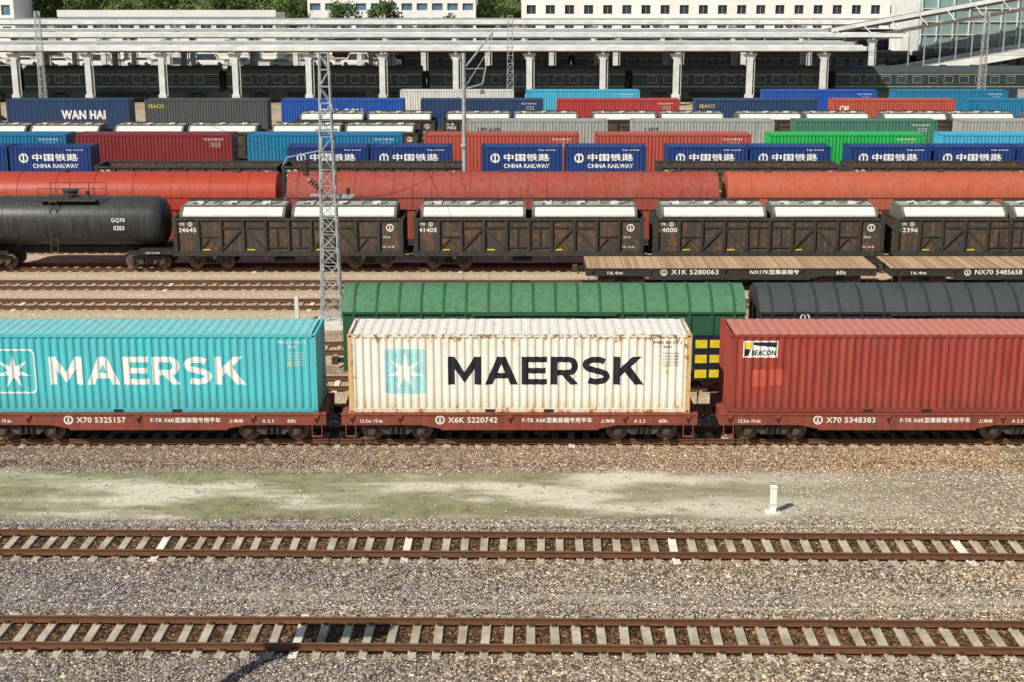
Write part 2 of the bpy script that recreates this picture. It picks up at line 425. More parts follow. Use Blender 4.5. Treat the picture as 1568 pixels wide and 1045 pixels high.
def flatcar(L, txts=(), deckmat=None, sill=SILL, W=2.7, zt=1.13, bo=None):
    mb = MB(); h = L/2; bo = bo or h-1.95
    for sy in (-1, 1):
        y0, y1 = sorted((sy*W/2, sy*(W/2-.12)))
        pr = [(-h,zt-.02),(-h,zt-.42),(-bo-.9,zt-.42),(-bo+.9,zt-.42),(-bo+1.6,zt-.56),(bo-1.6,zt-.56),(bo-.9,zt-.42),(h,zt-.42),(h,zt-.02)]
        mb.prismy(pr, y0, y1, sill)
        y2, y3 = sorted((sy*(W/2+.035), sy*(W/2-.14)))
        mb.box(-h-.01, h+.01, y2, y3, zt-.05, zt, sill)
        mb.box(-bo+1.6, bo-1.6, y2, y3, zt-.60, zt-.56, sill)
        for k in (-h+.35, -4.3, -.35, 3.75, h-.35):
            ya, yb = sorted((sy*(W/2+.06), sy*W/2)); mb.box(k-.09, k+.09, ya, yb, zt-.16, zt-.055, sill)
            mb.cyl((k, sy*(W/2+.05), zt-.16), (k, sy*(W/2+.05), zt-.30), .02, DARK, 6)
    mb.box(-h+.1, h-.1, -.28, .28, zt-.5, zt-.1, DARK)
    k = -h+.6
    while k < h:
        mb.box(k-.08, k+.08, -W/2+.12, W/2-.12, zt-.32, zt-.12, sill); k += 1.2
    for sg in (-1, 1):
        a, c = sorted((sg*h, sg*(h-.22))); mb.box(a, c, -W/2+.13, W/2-.13, zt-.40, zt-.03, sill)
        a, c = sorted((sg*h, sg*(h-.55))); mb.box(a, c, -W/2+.14, W/2-.14, zt-.06, zt-.01, sill)
        coupler(mb, sg*h, sg); bogie(mb, sg*bo)
        for sy in (-1, 1):
            mb.beam((sg*(h-.15), sy*(W/2+.02), zt-.42), (sg*(h-.15), sy*(W/2+.02), zt-.85), .03, sill)
            mb.beam((sg*(h-.5), sy*(W/2+.02), zt-.42), (sg*(h-.5), sy*(W/2+.02), zt-.85), .03, sill)
            mb.beam((sg*(h-.5), sy*(W/2+.02), zt-.84), (sg*(h-.15), sy*(W/2+.02), zt-.84), .05, sill)
    mb.beam((h+.03, -.9, zt-.4), (h+.03, -.9, zt+.75), .04, DARK)
    mb.cyl((h+.03, -.9, zt+.75), (h+.06, -.9, zt+.75), .18, DARK, 12)
    mb.cyl((-1.4, -.75, zt-.72), (-.2, -.75, zt-.72), .19, DARK, 12)
    mb.cb((.8, -.8, zt-.75), (.5, .3, .3), DARK)
    mb.beam((-bo+1, -.9, .62), (bo-1, -.9, .62), .04, DARK)
    if deckmat:
        mb.box(-h+.02, h-.02, -W/2-.02, W/2+.02, zt+.001, zt+.06, deckmat)
        k = -h+.3
        while k < h:
            mb.box(k-.01, k+.01, -W/2-.03, W/2+.03, zt+.055, zt+.064, DARK); k += .42
    for (t, x, hh, w) in txts:
        mb.text(t, x, zt-.33, hh, WHITEPT, w, .03, None, -W/2, .006)
    return mb
def ring(mb, x, z, r, mat, y, n=16):
    V = []; F = []
    for k in range(n):
        t = 2*math.pi*k/n; V += [(x+r*math.cos(t), z+r*math.sin(t)), (x+.72*r*math.cos(t), z+.72*r*math.sin(t))]
        F.append((2*k, 2*((k+1)%n), 2*((k+1)%n)+1, 2*k+1))
    mb.flatshape(V, F, mat, None, y, .006)
    mb.flatshape([(x-.12*r, z-.5*r), (x+.12*r, z-.5*r), (x+.12*r, z+.6*r), (x-.12*r, z+.6*r)], [(0,1,2,3)], mat, None, y, .006)
    mb.flatshape([(x-.4*r, z-.5*r), (x+.4*r, z-.5*r), (x+.4*r, z-.3*r), (x-.4*r, z-.3*r)], [(0,1,2,3)], mat, None, y, .007)

# ------------------------------------------------------------------ containers
CW = 2.438
PY = -CW/2+.014
def container(L, H, body, frame=None, roof=None, door=None, post=None, deco=None):
    mb = MB(); frame = frame or body; roof = roof or body; door = door or body; post = post or frame
    h = L/2; w = CW/2
    br = corr_breaks(L)
    for sy in (-1, 1):
        V = []
        for x in br:
            y = (w-.014-corr(x, L))*sy
            V += [(x, y, .15), (x, y, H-.09)]
        F = [(2*i, 2*i+2, 2*i+3, 2*i+1) if sy < 0 else (2*i+1, 2*i+3, 2*i+2, 2*i) for i in range(len(br)-1)]
        mb.add(V, F, body)
        a, c = sorted((sy*w, sy*(w-.06)))
        mb.box(-h+.16, h-.16, a, c, 0.02, .155, frame); mb.box(-h+.16, h-.16, a, c, H-.10, H-.012, frame)
        for fx in (-1.05, 1.05):
            a3, c3 = sorted((sy*(w+.002), sy*(w-.02))); mb.box(fx-.18, fx+.18, a3, c3, .03, .14, DARK)
        for sx in (-1, 1):
            p, q = sorted((sx*h, sx*(h-.165))); mb.box(p, q, a, c, .118, H-.118, post)
            a2, c2 = sorted((sy*(w+.004), sy*(w-.16))); p2, q2 = sorted((sx*(h+.004), sx*(h-.178)))
            mb.box(p2, q2, a2, c2, 0, .118, post); mb.box(p2, q2, a2, c2, H-.118, H+.003, post)
            a4, c4 = sorted((sy*(w+.006), sy*(w))); mb.box(sx*(h-.085)-.05, sx*(h-.085)+.05, a4, c4, .03, .09, DARK); mb.box(sx*(h-.085)-.05, sx*(h-.085)+.05, a4, c4, H-.09, H-.03, DARK)
    x = -h+.18; V = []; xs = []
    while x < h-.18:
        for o_, z_ in ((0, 0), (.10, 0), (.14, .02), (.27, .02), (.31, 0)):
            if x+o_ < h-.18: xs.append((x+o_, z_))
        x += .335
    xs.append((h-.18, 0))
    for x, z_ in xs: V += [(x, -w+.055, H-.022+z_), (x, w-.055, H-.022+z_)]
    mb.add(V, [(2*i, 2*i+2, 2*i+3, 2*i+1) for i in range(len(xs)-1)], roof)
    mb.box(-h+.16, h-.16, -w+.05, w-.05, .05, .12, DARK)
    for sx in (-1, 1):
        a, c = sorted((sx*(h-.002), sx*(h-.10)))
        mb.box(a, c, -w+.16, w-.16, .01, .14, frame); mb.box(a, c, -w+.16, w-.16, H-.11, H-.004, frame)
        p, q = sorted((sx*(h-.19), sx*(h-.17)))
        mb.box(p, q, -w+.05, w-.05, H-.03, H-.002, roof)
    V = []; y = -w+.062; pts = []
    while y < w-.062:
        for o_, d_ in ((0, 0), (.11, 0), (.15, .045), (.24, .045)):
            if y+o_ < w-.062: pts.append((y+o_, d_))
        y += .28
    pts.append((w-.062, 0))
    for y, d_ in pts: V += [(-h+.02+d_, y, .13), (-h+.02+d_, y, H-.10)]
    mb.add(V, [(2*i+1, 2*i+3, 2*i+2, 2*i) for i in range(len(pts)-1)], body)
    for s0, s1 in ((-w+.07, -.012), (.012, w-.07)):
        mb.box(h-.07, h-.03, s0, s1, .14, H-.11, door)
        for zz in (.5, 1.05, 1.6, 2.15): mb.box(h-.03, h-.012, s0+.05, s1-.05, zz-.10, zz+.10, door)
        for yy_ in (s0+.28, s1-.28):
            mb.cyl((h+.005, yy_, .06), (h+.005, yy_, H-.05), .018, GALV, 6)
            mb.beam((h+.02, yy_, 1.15), (h+.02, yy_+.25, 1.12), .03, GALV)
    if deco: deco(mb, L, H)
    return mb.mesh('shipping_container')

def star(mb, cx, cz, R, mat, L, off):
    V = [(cx, cz)]
    for k in range(14):
        r = R if k % 2 == 0 else R*.33
        t = math.pi/2+math.pi*k/7; V.append((cx+r*math.cos(t), cz+r*math.sin(t)))
    mb.flatshape(V, [(0, 1+k, 1+(k+1)%14) for k in range(14)], mat, L, PY, off)
def rrect(x0, x1, z0, z1, r, n=4):
    P = []
    for cx, cz, a in ((x1-r, z1-r, 0), (x0+r, z1-r, 90), (x0+r, z0+r, 180), (x1-r, z0+r, 270)):
        for k in range(n+1):
            t = math.radians(a+90*k/n); P.append((cx+r*math.cos(t), cz+r*math.sin(t)))
    return P
def smallmarks(mb, L, H, mat, n=1):
    h = L/2
    mb.text('MRKU 403 517 2', h-1.35, H-.34, .10, mat, 1.0, .03, L, PY); mb.text('45G1', h-1.0, H-.5, .09, mat, .3, .03, L, PY)
    for k in range(5): mb.text('MAX GROSS 30480', h-1.0, H-.72-.11*k, .06, mat, .55, 0, L, PY)

M_CY = paint('cyan_container_paint', (.075,.52,.58), thr=.71, dirt=.32, fade=.35, dirtc=(.09,.36,.38), grime=(.5, (.10,.26,.26)))
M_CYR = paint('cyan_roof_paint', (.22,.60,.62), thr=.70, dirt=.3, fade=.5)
M_WH = paint('white_container_paint', (.84,.82,.73), thr=.632, dirt=.28, fade=.15, rustc=(.30,.14,.04), edge=.15, half=(6.1, 1.45), dirtc=(.62,.52,.33), grime=(.55, (.52,.40,.22)))
M_WHR = paint('white_roof_paint', (.82,.79,.72), thr=.60, dirt=.4, fade=.2, rustc=(.20,.11,.05), dirtc=(.55,.44,.30))
M_WHP = paint('white_post_paint', (.68,.44,.20), thr=.54, dirt=.4, rustc=(.27,.12,.04), dirtc=(.35,.18,.07))
M_RD = paint('red_container_paint', (.34,.052,.036), thr=.71, dirt=.65, fade=.4, dirtc=(.19,.034,.026), grime=(.5, (.16,.05,.035)))
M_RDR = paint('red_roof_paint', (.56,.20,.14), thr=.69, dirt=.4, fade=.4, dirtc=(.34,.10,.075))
LBLUE = flat('light_blue_logo', (.36,.66,.68), .6, .14, 4)
WSTAR = flat('white_star', (.84,.84,.78), .6, .05, 4)
RECTP = flat('faded_patch', (.46,.085,.05), .7, .15, 4)

def deco_cyan(mb, L, H):
    bigword(mb, 'MAERSK', -3.42, 1.05, 1.03, 6.98, WHITEPT, L, PY, .004)
    P = rrect(-5.52, -3.9, .72, 2.36, .2); Q = rrect(-5.46, -3.96, .78, 2.30, .16); n = len(P)
    mb.flatshape(P+Q, [(k, (k+1)%n, n+(k+1)%n, n+k) for k in range(n)], WHITEPT, L, PY, .004)
    star(mb, -4.71, 1.52, .66, WHITEPT, L, .006)
    smallmarks(mb, L, H, WHITEPT)
    mb.flatshape([(5.04, 1.75), (5.16, 1.75), (5.1, 1.93)], [(0,1,2)], YELPT, L, PY, .005)
def deco_white(mb, L, H):
    bigword(mb, 'MAERSK', -2.55, 1.05, 1.03, 6.98, BLACKPT, L, PY, .004)
    P = rrect(-4.8, -3.35, .72, 2.36, .06, 1); n = len(P)
    mb.flatshape(P, [tuple(range(n))], LBLUE, L, PY, .004)
    star(mb, -4.07, 1.52, .70, WSTAR, L, .0075)
    smallmarks(mb, L, H, BLACKPT)
    for z_ in (1.7, 1.45): mb.flatshape([(5.2, z_), (5.28, z_), (5.28, z_+.14), (5.2, z_+.14)], [(0,1,2,3)], YELPT, L, PY, .005)
def deco_red(mb, L, H):
    mb.flatshape([(-5.62,2.05),(-4.38,2.05),(-4.38,2.66),(-5.62,2.66)], [(0,1,2,3)], WHITEPT, L, PY, .004)
    mb.flatshape([(-5.57,2.38),(-5.30,2.38),(-5.30,2.61),(-5.57,2.61)], [(0,1,2,3)], YELPT, L, PY, .006)
    mb.flatshape([(-5.25,2.50),(-4.43,2.42),(-4.43,2.61),(-5.25,2.61)], [(0,1,2,3)], BLACKPT, L, PY, .006)
    mb.flatshape([(-5.57,2.10),(-5.42,2.10),(-5.36,2.36),(-5.57,2.36)], [(0,1,2,3)], BLACKPT, L, PY, .006)
    mb.text('BEACON', -5.3, 2.13, .19, BLACKPT, .84, .05, L, PY, .006)
    mb.flatshape([(-5.25,.98),(-4.75,.98),(-4.75,1.60),(-5.25,1.60)], [(0,1,2,3)], RECTP, L, PY, .004)
    mb.flatshape([(-4.62,1.02),(-4.15,1.02),(-4.15,1.62),(-4.62,1.62)], [(0,1,2,3)], RECTP, L, PY, .004)
    mb.text('BEAU 486 201', 4.4, H-.34, .10, WHITEPT, 1.0, .03, L, PY)
L40 = 12.192; L20 = 6.058; HC = 2.896
ZD = 1.45
place(container(L40, HC, M_CY, roof=M_CYR, deco=deco_cyan), 'shipping_container', (-6.95-L40/2, 49.92, ZD))
place(container(L40, HC, M_WH, roof=M_WHR, post=M_WHP, deco=deco_white), 'shipping_container', (.27, 49.92, ZD))
place(container(L40, HC, M_RD, roof=M_RDR, deco=deco_red), 'shipping_container', (7.72+L40/2, 49.92, ZD))

cn = '型集装箱专用平车'
for cx, num in ((-6.95-L40/2, 'X70 5325157'), (.27, 'X6K 5220742'), (7.72+L40/2, 'X70 5348383')):
    t = [(num, -2.55, .20, 1.75), ('F-TR X6K'+cn, .1, .19, 2.5), ('60t', 5.0, .13, .3), ('13.5m 19.6t', -5.7, .12, .8), ('A 2.3', 4.1, .12, .4), ('上海局', 2.9, .13, .5)]
    mb = flatcar(12.75, t, W=2.62); ring(mb, -2.85, .90, .17, WHITEPT, -1.31)
    place(mb.mesh('flat_wagon'), 'flat_wagon', (cx, 49.92, RT))
fs = flatcar(12.75, W=2.62).mesh('flat_wagon')
place(fs, 'flat_wagon', (-6.95-L40/2-13.5, 49.92, RT)); place(fs, 'flat_wagon', (7.72+L40/2+13.5, 49.92, RT))

b = NB('deck_planks'); v = b.objvec(); d_, c_ = b.vor(b.scl(v, (2.4, .01, 1)), 1.0); n = b.noise(b.scl(v, (6, .6, 6)), 2, 4)
DECK = b.done(b.mix(n, b.mix(b.sep(c_)[0], (.32,.19,.10), (.64,.45,.27)), (.42,.28,.17)), .85, .2)
BLKS = paint('black_sill', (.032,.030,.027), thr=.66, dirt=.3, rough=.8, rustc=(.1,.05,.03))
for cx, num in ((11.7, 'X1K 5280063'), (27.9, 'NX70 5485658')):
    mb = flatcar(15.5, [(num, -3.2, .26, 2.5), ('NX17K'+cn[:5], 1.0, .26, 2.6), ('16.4m', -6.6, .16, .8), ('60t', 5.6, .2, .5)], DECK, BLKS, W=2.95)
    ring(mb, -3.6, .9, .18, WHITEPT, -1.475)
    place(mb.mesh('flat_wagon'), 'flat_wagon', (cx, 75.8, RT))

# ------------------------------------------------------------------ gondolas
M_LID = paint('white_lid_side', (.74,.74,.68), thr=.65, dirt=.4, fade=.1, dirtc=(.45,.4,.32), sx=1.5)
M_LIDT = paint('grey_lid_top', (.46,.46,.42), thr=.57, dirt=.7, fade=.6, rustc=(.12,.10,.08), dirtc=(.20,.18,.15))
M_LIDF = paint('lid_frame', (.16,.155,.14), thr=.6, dirt=.5, fade=.4)
COAL = flat('bulk_load', (.06,.055,.05), .95, .5, 4)
def gondola(num, lids=True, body=GOND, panel=GONDP):
    mb = MB(); L = 12.95; h = L/2; w = 1.5; z0 = .98; z1 = 3.02
    for sy in (-1, 1):
        a, c = sorted((sy*w, sy*(w-.03))); mb.box(-h+.05, h-.05, a, c, z0+.16, z1-.12, panel)
        a, c = sorted((sy*(w+.09), sy*(w-.05))); mb.box(-h, h, a, c, z1-.13, z1, body); mb.box(-h, h, a, c, z0-.12, z0+.17, body)
        n = 10
        for k in range(n+1):
            x = -h+.12+(L-.24)*k/n
            a, c = sorted((sy*(w+.12), sy*(w+.001))); ww = .075 if k not in (0, n) else .11
            mb.box(x-ww, x+ww, a, c, z0+.171, z1-.131, body)
            if k < n:
                xa = x+.09; xb = x+(L-.24)/n-.09; a, c = sorted((sy*(w+.06), sy*(w+.001)))
                if k in (2, 6): mb_diag = [(xa, z0+.3), (xb, z1-.6)]
                elif k in (3, 7): mb_diag = [(xb, z0+.3), (xa, z1-.6)]
                else: mb_diag = None
                if mb_diag:
                    (p, q), (r_, s_) = mb_diag
                    mb.beam((p, sy*(w+.04), q), (r_, sy*(w+.04), s_), .07, body, .12)
                    mb.box(xa, xb, a, c, z1-.58, z1-.48, body)
                elif k in (4, 5):
                    mb.box(xa+.06, xb-.06, a, c, z0+.35, z0+.42, body); mb.box(xa+.06, xb-.06, a, c, z1-.55, z1-.48, body)
                    mb.box((xa+xb)/2-.03, (xa+xb)/2+.03, a, c, z0+.43, z1-.56, body)
                elif k in (1, 8):
                    mb.box(xa, xb, a, c, z0+.95, z0+1.03, body)
                    mb.beam((xa, sy*(w+.03), z0+.25), ((xa+xb)/2, sy*(w+.03), z0+.9), .06, body)
                    mb.beam((xb, sy*(w+.03), z0+.25), ((xa+xb)/2, sy*(w+.03), z0+.9), .06, body)
        for k in (-4.2, -1.3, 1.3, 4.2): mb.box(k-.1, k+.1, *sorted((sy*(w+.1), sy*(w-.1))), z0-.3, z0-.121, body)
    for sx in (-1, 1):
        a, c = sorted((sx*h, sx*(h-.05))); mb.box(a, c, -w+.06, w-.06, z0, z1-.14, panel)
        a, c = sorted((sx*(h+.06), sx*(h-.08))); mb.box(a, c, -w+.051, w-.051, z1-.12, z1-.005, body); mb.box(a, c, -w+.051, w-.051, z0-.1, z0+.2, body)
        for yy_ in (-1, -.35, .35, 1): a, c = sorted((sx*(h+.05), sx*(h+.001))); mb.box(a, c, yy_-.06, yy_+.06, z0+.21, z1-.13, body)
        for k in range(5): mb.beam((sx*(h+.1), -w+.1, z0+.2+.4*k), (sx*(h+.1), -w+.5, z0+.2+.4*k), .025, body)
        coupler(mb, sx*h, sx); bogie(mb, sx*(h-1.95))
    mb.box(-h+.1, h-.1, -w+.06, w-.06, z0-.05, z0+.05, body); mb.box(-h+.2, h-.2, -.25, .25, z0-.4, z0-.06, DARK)
    mb.cyl((-.9, -.9, .62), (.2, -.9, .62), .18, DARK, 10)
    yt = -w-.002
    mb.text('C70', -h+.28, z1-.42, .15, WHITEPT, .35, .04, None, yt); mb.text(num, -h+.28, z1-.80, .24, WHITEPT, 1.0, .04, None, yt)
    ring(mb, -h+.95, z1-.35, .13, WHITEPT, yt)
    ring(mb, h-.75, z1-.55, .22, WHITEPT, yt); mb.text('70t 23.8t', h-1.2, z0+.35, .10, WHITEPT, .7, .02, None, yt)
    mb.text('70.0', h-1.15, z1-1.15, .12, WHITEPT, .4, .02, None, yt)
    for k in (1, 3, 6):
        x = -h+.12+(L-.24)*k/10+.12; mb.flatshape([(x, z0+.2), (x+.5, z0+.2), (x+.5, z0+.27), (x, z0+.27)], [(0,1,2,3)], YELPT, None, yt, .004)
    if lids:
        for sx in (-1, 1):
            x0 = sx*3.14-2.98; x1 = x0+5.96
            a, bb = 1.40, .55; zt = 3.62; zk = z1+.16
            pr = [(-a, z1-.3), (-a, zk), (-a+bb, zt-.06), (a-bb, zt-.06), (a, zk), (a, z1-.3)]
            mb.loftx(pr, x0+.14, x1-.14, M_LID, caps=True)
            mb.box(x0+.14, x1-.14, -a+bb-.02, a-bb+.02, zt-.058, zt, M_LIDT)
            for xx_ in (x0+.02, x1-.17): mb.loftx([(y_*1.012, z_ if z_ < 3.0 else z_+.03) for y_, z_ in pr], xx_, xx_+.15, M_LIDF)
            for k in range(1, 6):
                xx_ = x0+.25+5.46*k/6; mb.box(xx_-.035, xx_+.035, -a+bb, a-bb, zt+.001, zt+.06, M_LIDF if k == 3 else M_LIDT)
            mb.box(x0+.1, x1-.1, -a+bb-.06, -a+bb+.02, zt-.03, zt+.05, M_LIDF); mb.box(x0+.1, x1-.1, a-bb-.05, a-bb+.10, zt-.02, zt+.12, body)
            mb.box(x0+.1, x1-.1, -a-.04, -a+.02, z1+.0, z1+.07, body)
            for k in range(5):
                xx_ = x0+.6+k*1.1; mb.beam((xx_, -.4+.3*(k%2), zt+.04), (xx_+random.uniform(.3,.7), random.uniform(-.2,.4), zt+.09), .06, M_LIDF)
            for k in range(3): mb.box(x0+.7+1.9*k, x0+1.15+1.9*k, -.2, .25, zt+.001, zt+.10, M_LID)
    else:
        mb.box(-h+.1, h-.1, -w+.07, w-.07, z0+.06, z1-.5, COAL)
    return mb.mesh('gondola_wagon')
for cx, num in ((-12.6, '24645'), (.95, '41405'), (14.5, '14000'), (28.05, '12396'), (41.6, '15520')):
    place(gondola(num), 'gondola_wagon', (cx, 80.6, RT))
gl = gondola('17052'); go = gondola('63388', False)
for cx in (-23.2, -9.9, 16.95, 30.5, 44.0, -50.3): place(go, 'gondola_wagon', (cx, 102.5, RT))
for cx in (-55, -41.5, -28, -14.5): place(gl, 'gondola_wagon', (cx, 123.9, RT))
for cx in (-13.6, 0, 13.6, 27.1, 40.6, 54.1): place(gl, 'gondola_wagon', (cx, 134.4, RT))

# ------------------------------------------------------------------ tank wagon
M_TANK = paint('tank_black', (.033,.035,.036), thr=.69, dirt=.55, rough=.38, rustc=(.13,.085,.05), dirtc=(.09,.083,.07))
def tank():
    mb = MB(); R = 1.42; zc = 2.62; h = 5.6; n = 28
    prof = [(-h-.02, .02), (-h+.02, .55), (-h+.12, .95), (-h+.3, 1.25), (-h+.55, 1.38), (-h+.9, R), (h-.9, R), (h-.55, 1.38), (h-.3, 1.25), (h-.12, .95), (h-.02, .55), (h+.02, .02)]
    V = [(x, r*math.cos(2*math.pi*k/n), zc+r*math.sin(2*math.pi*k/n)) for x, r in prof for k in range(n)]
    F = [(i*n+k, i*n+(k+1)%n, (i+1)*n+(k+1)%n, (i+1)*n+k) for i in range(len(prof)-1) for k in range(n)]
    mb.add(V, F, M_TANK, True)
    for x in (-3.6, -1.2, 1.2, 3.6):
        mb.cyl((x-.03, 0, zc), (x+.03, 0, zc), R+.012, M_TANK, 28)
    mb.box(-h-.55, h+.55, -.35, .35, .85, 1.2, DARK)
    for sx in (-1, 1):
        mb.box(*sorted((sx*(h+.55), sx*(h+.3))), -1.4, 1.4, .80, 1.1, DARK)
        mb.box(*sorted((sx*(h+.5), sx*(h-1.6))), -1.38, 1.38, 1.1, 1.17, DARK)
        for sy in (-1, 1):
            mb.beam((sx*(h-2.6), sy*.35, 1.15), (sx*(h-2.6), sy*1.15, 1.9), .3, DARK, .12)
            mb.box(*sorted((sx*(h+.55), sx*(h-2.2))), *sorted((sy*1.25, sy*1.40)), .90, 1.12, DARK)
            mb.beam((sx*(h+.5), sy*1.35, 1.1), (sx*(h+.5), sy*1.35, 2.0), .04, GALV)
        mb.beam((sx*(h+.5), -1.35, 2.0), (sx*(h+.5), 1.35, 2.0), .04, GALV)
        coupler(mb, sx*(h+.55), sx); bogie(mb, sx*(h-1.2))
    mb.cyl((0, 0, zc+R-.1), (0, 0, zc+R+.32), .42, M_TANK, 18); mb.cyl((0, 0, zc+R+.32), (0, 0, zc+R+.38), .48, M_TANK, 18)
    mb.cyl((.9, .1, zc+R-.1), (.9, .1, zc+R+.28), .12, BOGIE, 10)
    mb.box(-1.5, 1.7, -1.15, -.55, zc+R-.14, zc+R-.10, BOGIE); mb.box(-1.5, 1.7, .55, 1.15, zc+R-.14, zc+R-.10, BOGIE)
    for y_ in (-1.15, 1.15):
        for x_ in (-1.5, -.4, .7, 1.7): mb.beam((x_, y_, zc+R-.12), (x_, y_, zc+R+.6), .035, BOGIE)
        mb.beam((-1.5, y_, zc+R+.6), (1.7, y_, zc+R+.6), .035, BOGIE); mb.beam((-1.5, y_, zc+R+.25), (1.7, y_, zc+R+.25), .03, BOGIE)
    for x_ in (-.9, -.5): mb.beam((x_, -1.2, zc+R-.1), (x_, -1.5, 1.0), .035, BOGIE)
    for k in range(9):
        t = k/8.0; mb.beam((-.9, -1.2-.3*t, zc+R-.15-t*2.8), (-.5, -1.2-.3*t, zc+R-.15-t*2.8), .03, BOGIE)
    mb.text('GQ70', h-3.0, zc+.12, .26, WHITEPT, .75, .03, None, -R-.012, .02); mb.text('0203', h-2.9, zc-.3, .24, WHITEPT, .6, .03, None, -R-.02, .02)
    mb.text('2012.04', h-1.2, .96, .1, WHITEPT, .8, .02, None, -1.41)
    return mb.mesh('tank_wagon')
tk = tank()
place(tk, 'tank_wagon', (-25.15, 80.6, RT)); place(tk, 'tank_wagon', (-37.9, 80.6, RT))

# ------------------------------------------------------------------ vans
def van(L, prof_roof, zb, zs, W, body, roof, rib, sp, posts=True, ribw=.05, name='boxcar', decofn=None):
    mb = MB(); h = L/2; w = W/2
    mb.box(-h, h, -w, w, zb, zs-.002, body)
    n = len(prof_roof)
    V = [(x, y, z) for x in (-h-.05, h+.05) for y, z in prof_roof]
    mb.add(V, [(k+1, k, n+k, n+k+1) for k in range(n-1)], roof, True)
    mb.poly([V[k] for k in range(n)], body); mb.poly([V[n+k] for k in range(n)][::-1], body)
    x = -h+sp/2
    while x < h:
        pr = [(y*1.008, z+.028) for y, z in prof_roof]
        m_ = len(pr)
        Vr = [(x+s_, y, z) for s_ in (-ribw, ribw) for y, z in pr]
        mb.add(Vr, [(k+1, k, m_+k, m_+k+1) for k in range(m_-1)], rib, False)
        Vr = [(x-ribw, y, z) for y, z in pr]+[(x-ribw, y, z-.04) for y, z in pr]; mb.add(Vr, [(k, k+1, m_+k+1, m_+k) for k in range(m_-1)], rib)
        Vr = [(x+ribw, y, z) for y, z in pr]+[(x+ribw, y, z-.04) for y, z in pr]; mb.add(Vr, [(k+1, k, m_+k, m_+k+1) for k in range(m_-1)], rib)
        if posts and abs(x) > 1.3:
            for sy in (-1, 1): mb.box(x-.06, x+.06, *sorted((sy*(w+.05), sy*(w+.001))), zb+.1, zs-.1, body)
        x += sp
    for sy in (-1, 1):
        mb.box(-h-.02, h+.02, *sorted((sy*(w+.07), sy*(w-.02))), zs-.09, zs+.0, body); mb.box(-h-.02, h+.02, *sorted((sy*(w+.06), sy*(w-.02))), zb-.15, zb+.09, body)
        if posts:
            mb.box(-1.25, 1.25, *sorted((sy*(w+.09), sy*(w+.001))), zb+.12, zs-.14, body)
            for k in (-.8, 0, .8): mb.box(k-.04, k+.04, *sorted((sy*(w+.12), sy*(w+.091))), zb+.2, zs-.2, body)
            mb.box(-2.9, 2.9, *sorted((sy*(w+.16), sy*(w+.1))), zs-.13, zs-.06, body)
    mb.box(-h+.2, h-.2, -.3, .3, zb-.4, zb-.16, DARK)
    for sx in (-1, 1):
        coupler(mb, sx*h, sx); bogie(mb, sx*(h-2.2))
        for y_ in (-.9, 0, .9): mb.box(*sorted((sx*(h+.05), sx*(h+.001))), y_-.05, y_+.05, zb, zs-.05, body)
        for k in range(7): mb.beam((sx*(h+.1), -w+.1, zb+.2+.38*k), (sx*(h+.1), -w+.5, zb+.2+.38*k), .025, body)
    if decofn: decofn(mb, w, zb, zs, h)
    return mb.mesh(name)
arc = lambda w, z0, rise, n=10: [(-w+2*w*k/n, z0+rise*(1-(abs(-1+2*k/n))**2.1)) for k in range(n+1)]
M_GR = paint('green_van_side', (.03,.11,.055), thr=.72, dirt=.4, fade=.2)
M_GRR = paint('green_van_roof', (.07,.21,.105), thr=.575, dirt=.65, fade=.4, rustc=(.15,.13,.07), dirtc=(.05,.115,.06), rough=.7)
M_BK = paint('slate_van_side', (.03,.034,.038), thr=.7, dirt=.3)
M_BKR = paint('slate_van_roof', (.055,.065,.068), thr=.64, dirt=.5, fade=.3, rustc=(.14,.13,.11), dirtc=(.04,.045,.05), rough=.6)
def dg_(mb, w, zb, zs, h):
    mb.box(6.0, 7.25, -w-.085, -w-.052, .5, 2.35, BLACKPT)
    for r in range(3):
        z = .58+r*.62
        mb.box(6.08, 6.55, -w-.10, -w-.086, z, z+.34, YELPT); mb.box(6.66, 7.17, -w-.10, -w-.086, z+.02, z+.34, YELPT)
    mb.text('P70 3801265', -5.5, 2.2, .3, WHITEPT, 2.2, .02, None, -w-.055)
RP = arc(1.52, 3.28, .85)
place(van(16.1, RP, 1.0, 3.3, 3.0, M_GR, M_GRR, M_GR, .895, decofn=dg_), 'boxcar', (1.28, 56.75, RT))
dk = van(16.1, RP, 1.0, 3.3, 3.0, M_BK, M_BKR, M_BK, .895, decofn=lambda mb, w, zb, zs, h: ring(mb, -6.3, 3.06, .2, WHITEPT, -w-.055))
place(dk, 'boxcar', (18.0, 56.75, RT)); place(dk, 'boxcar', (34.9, 56.75, RT))

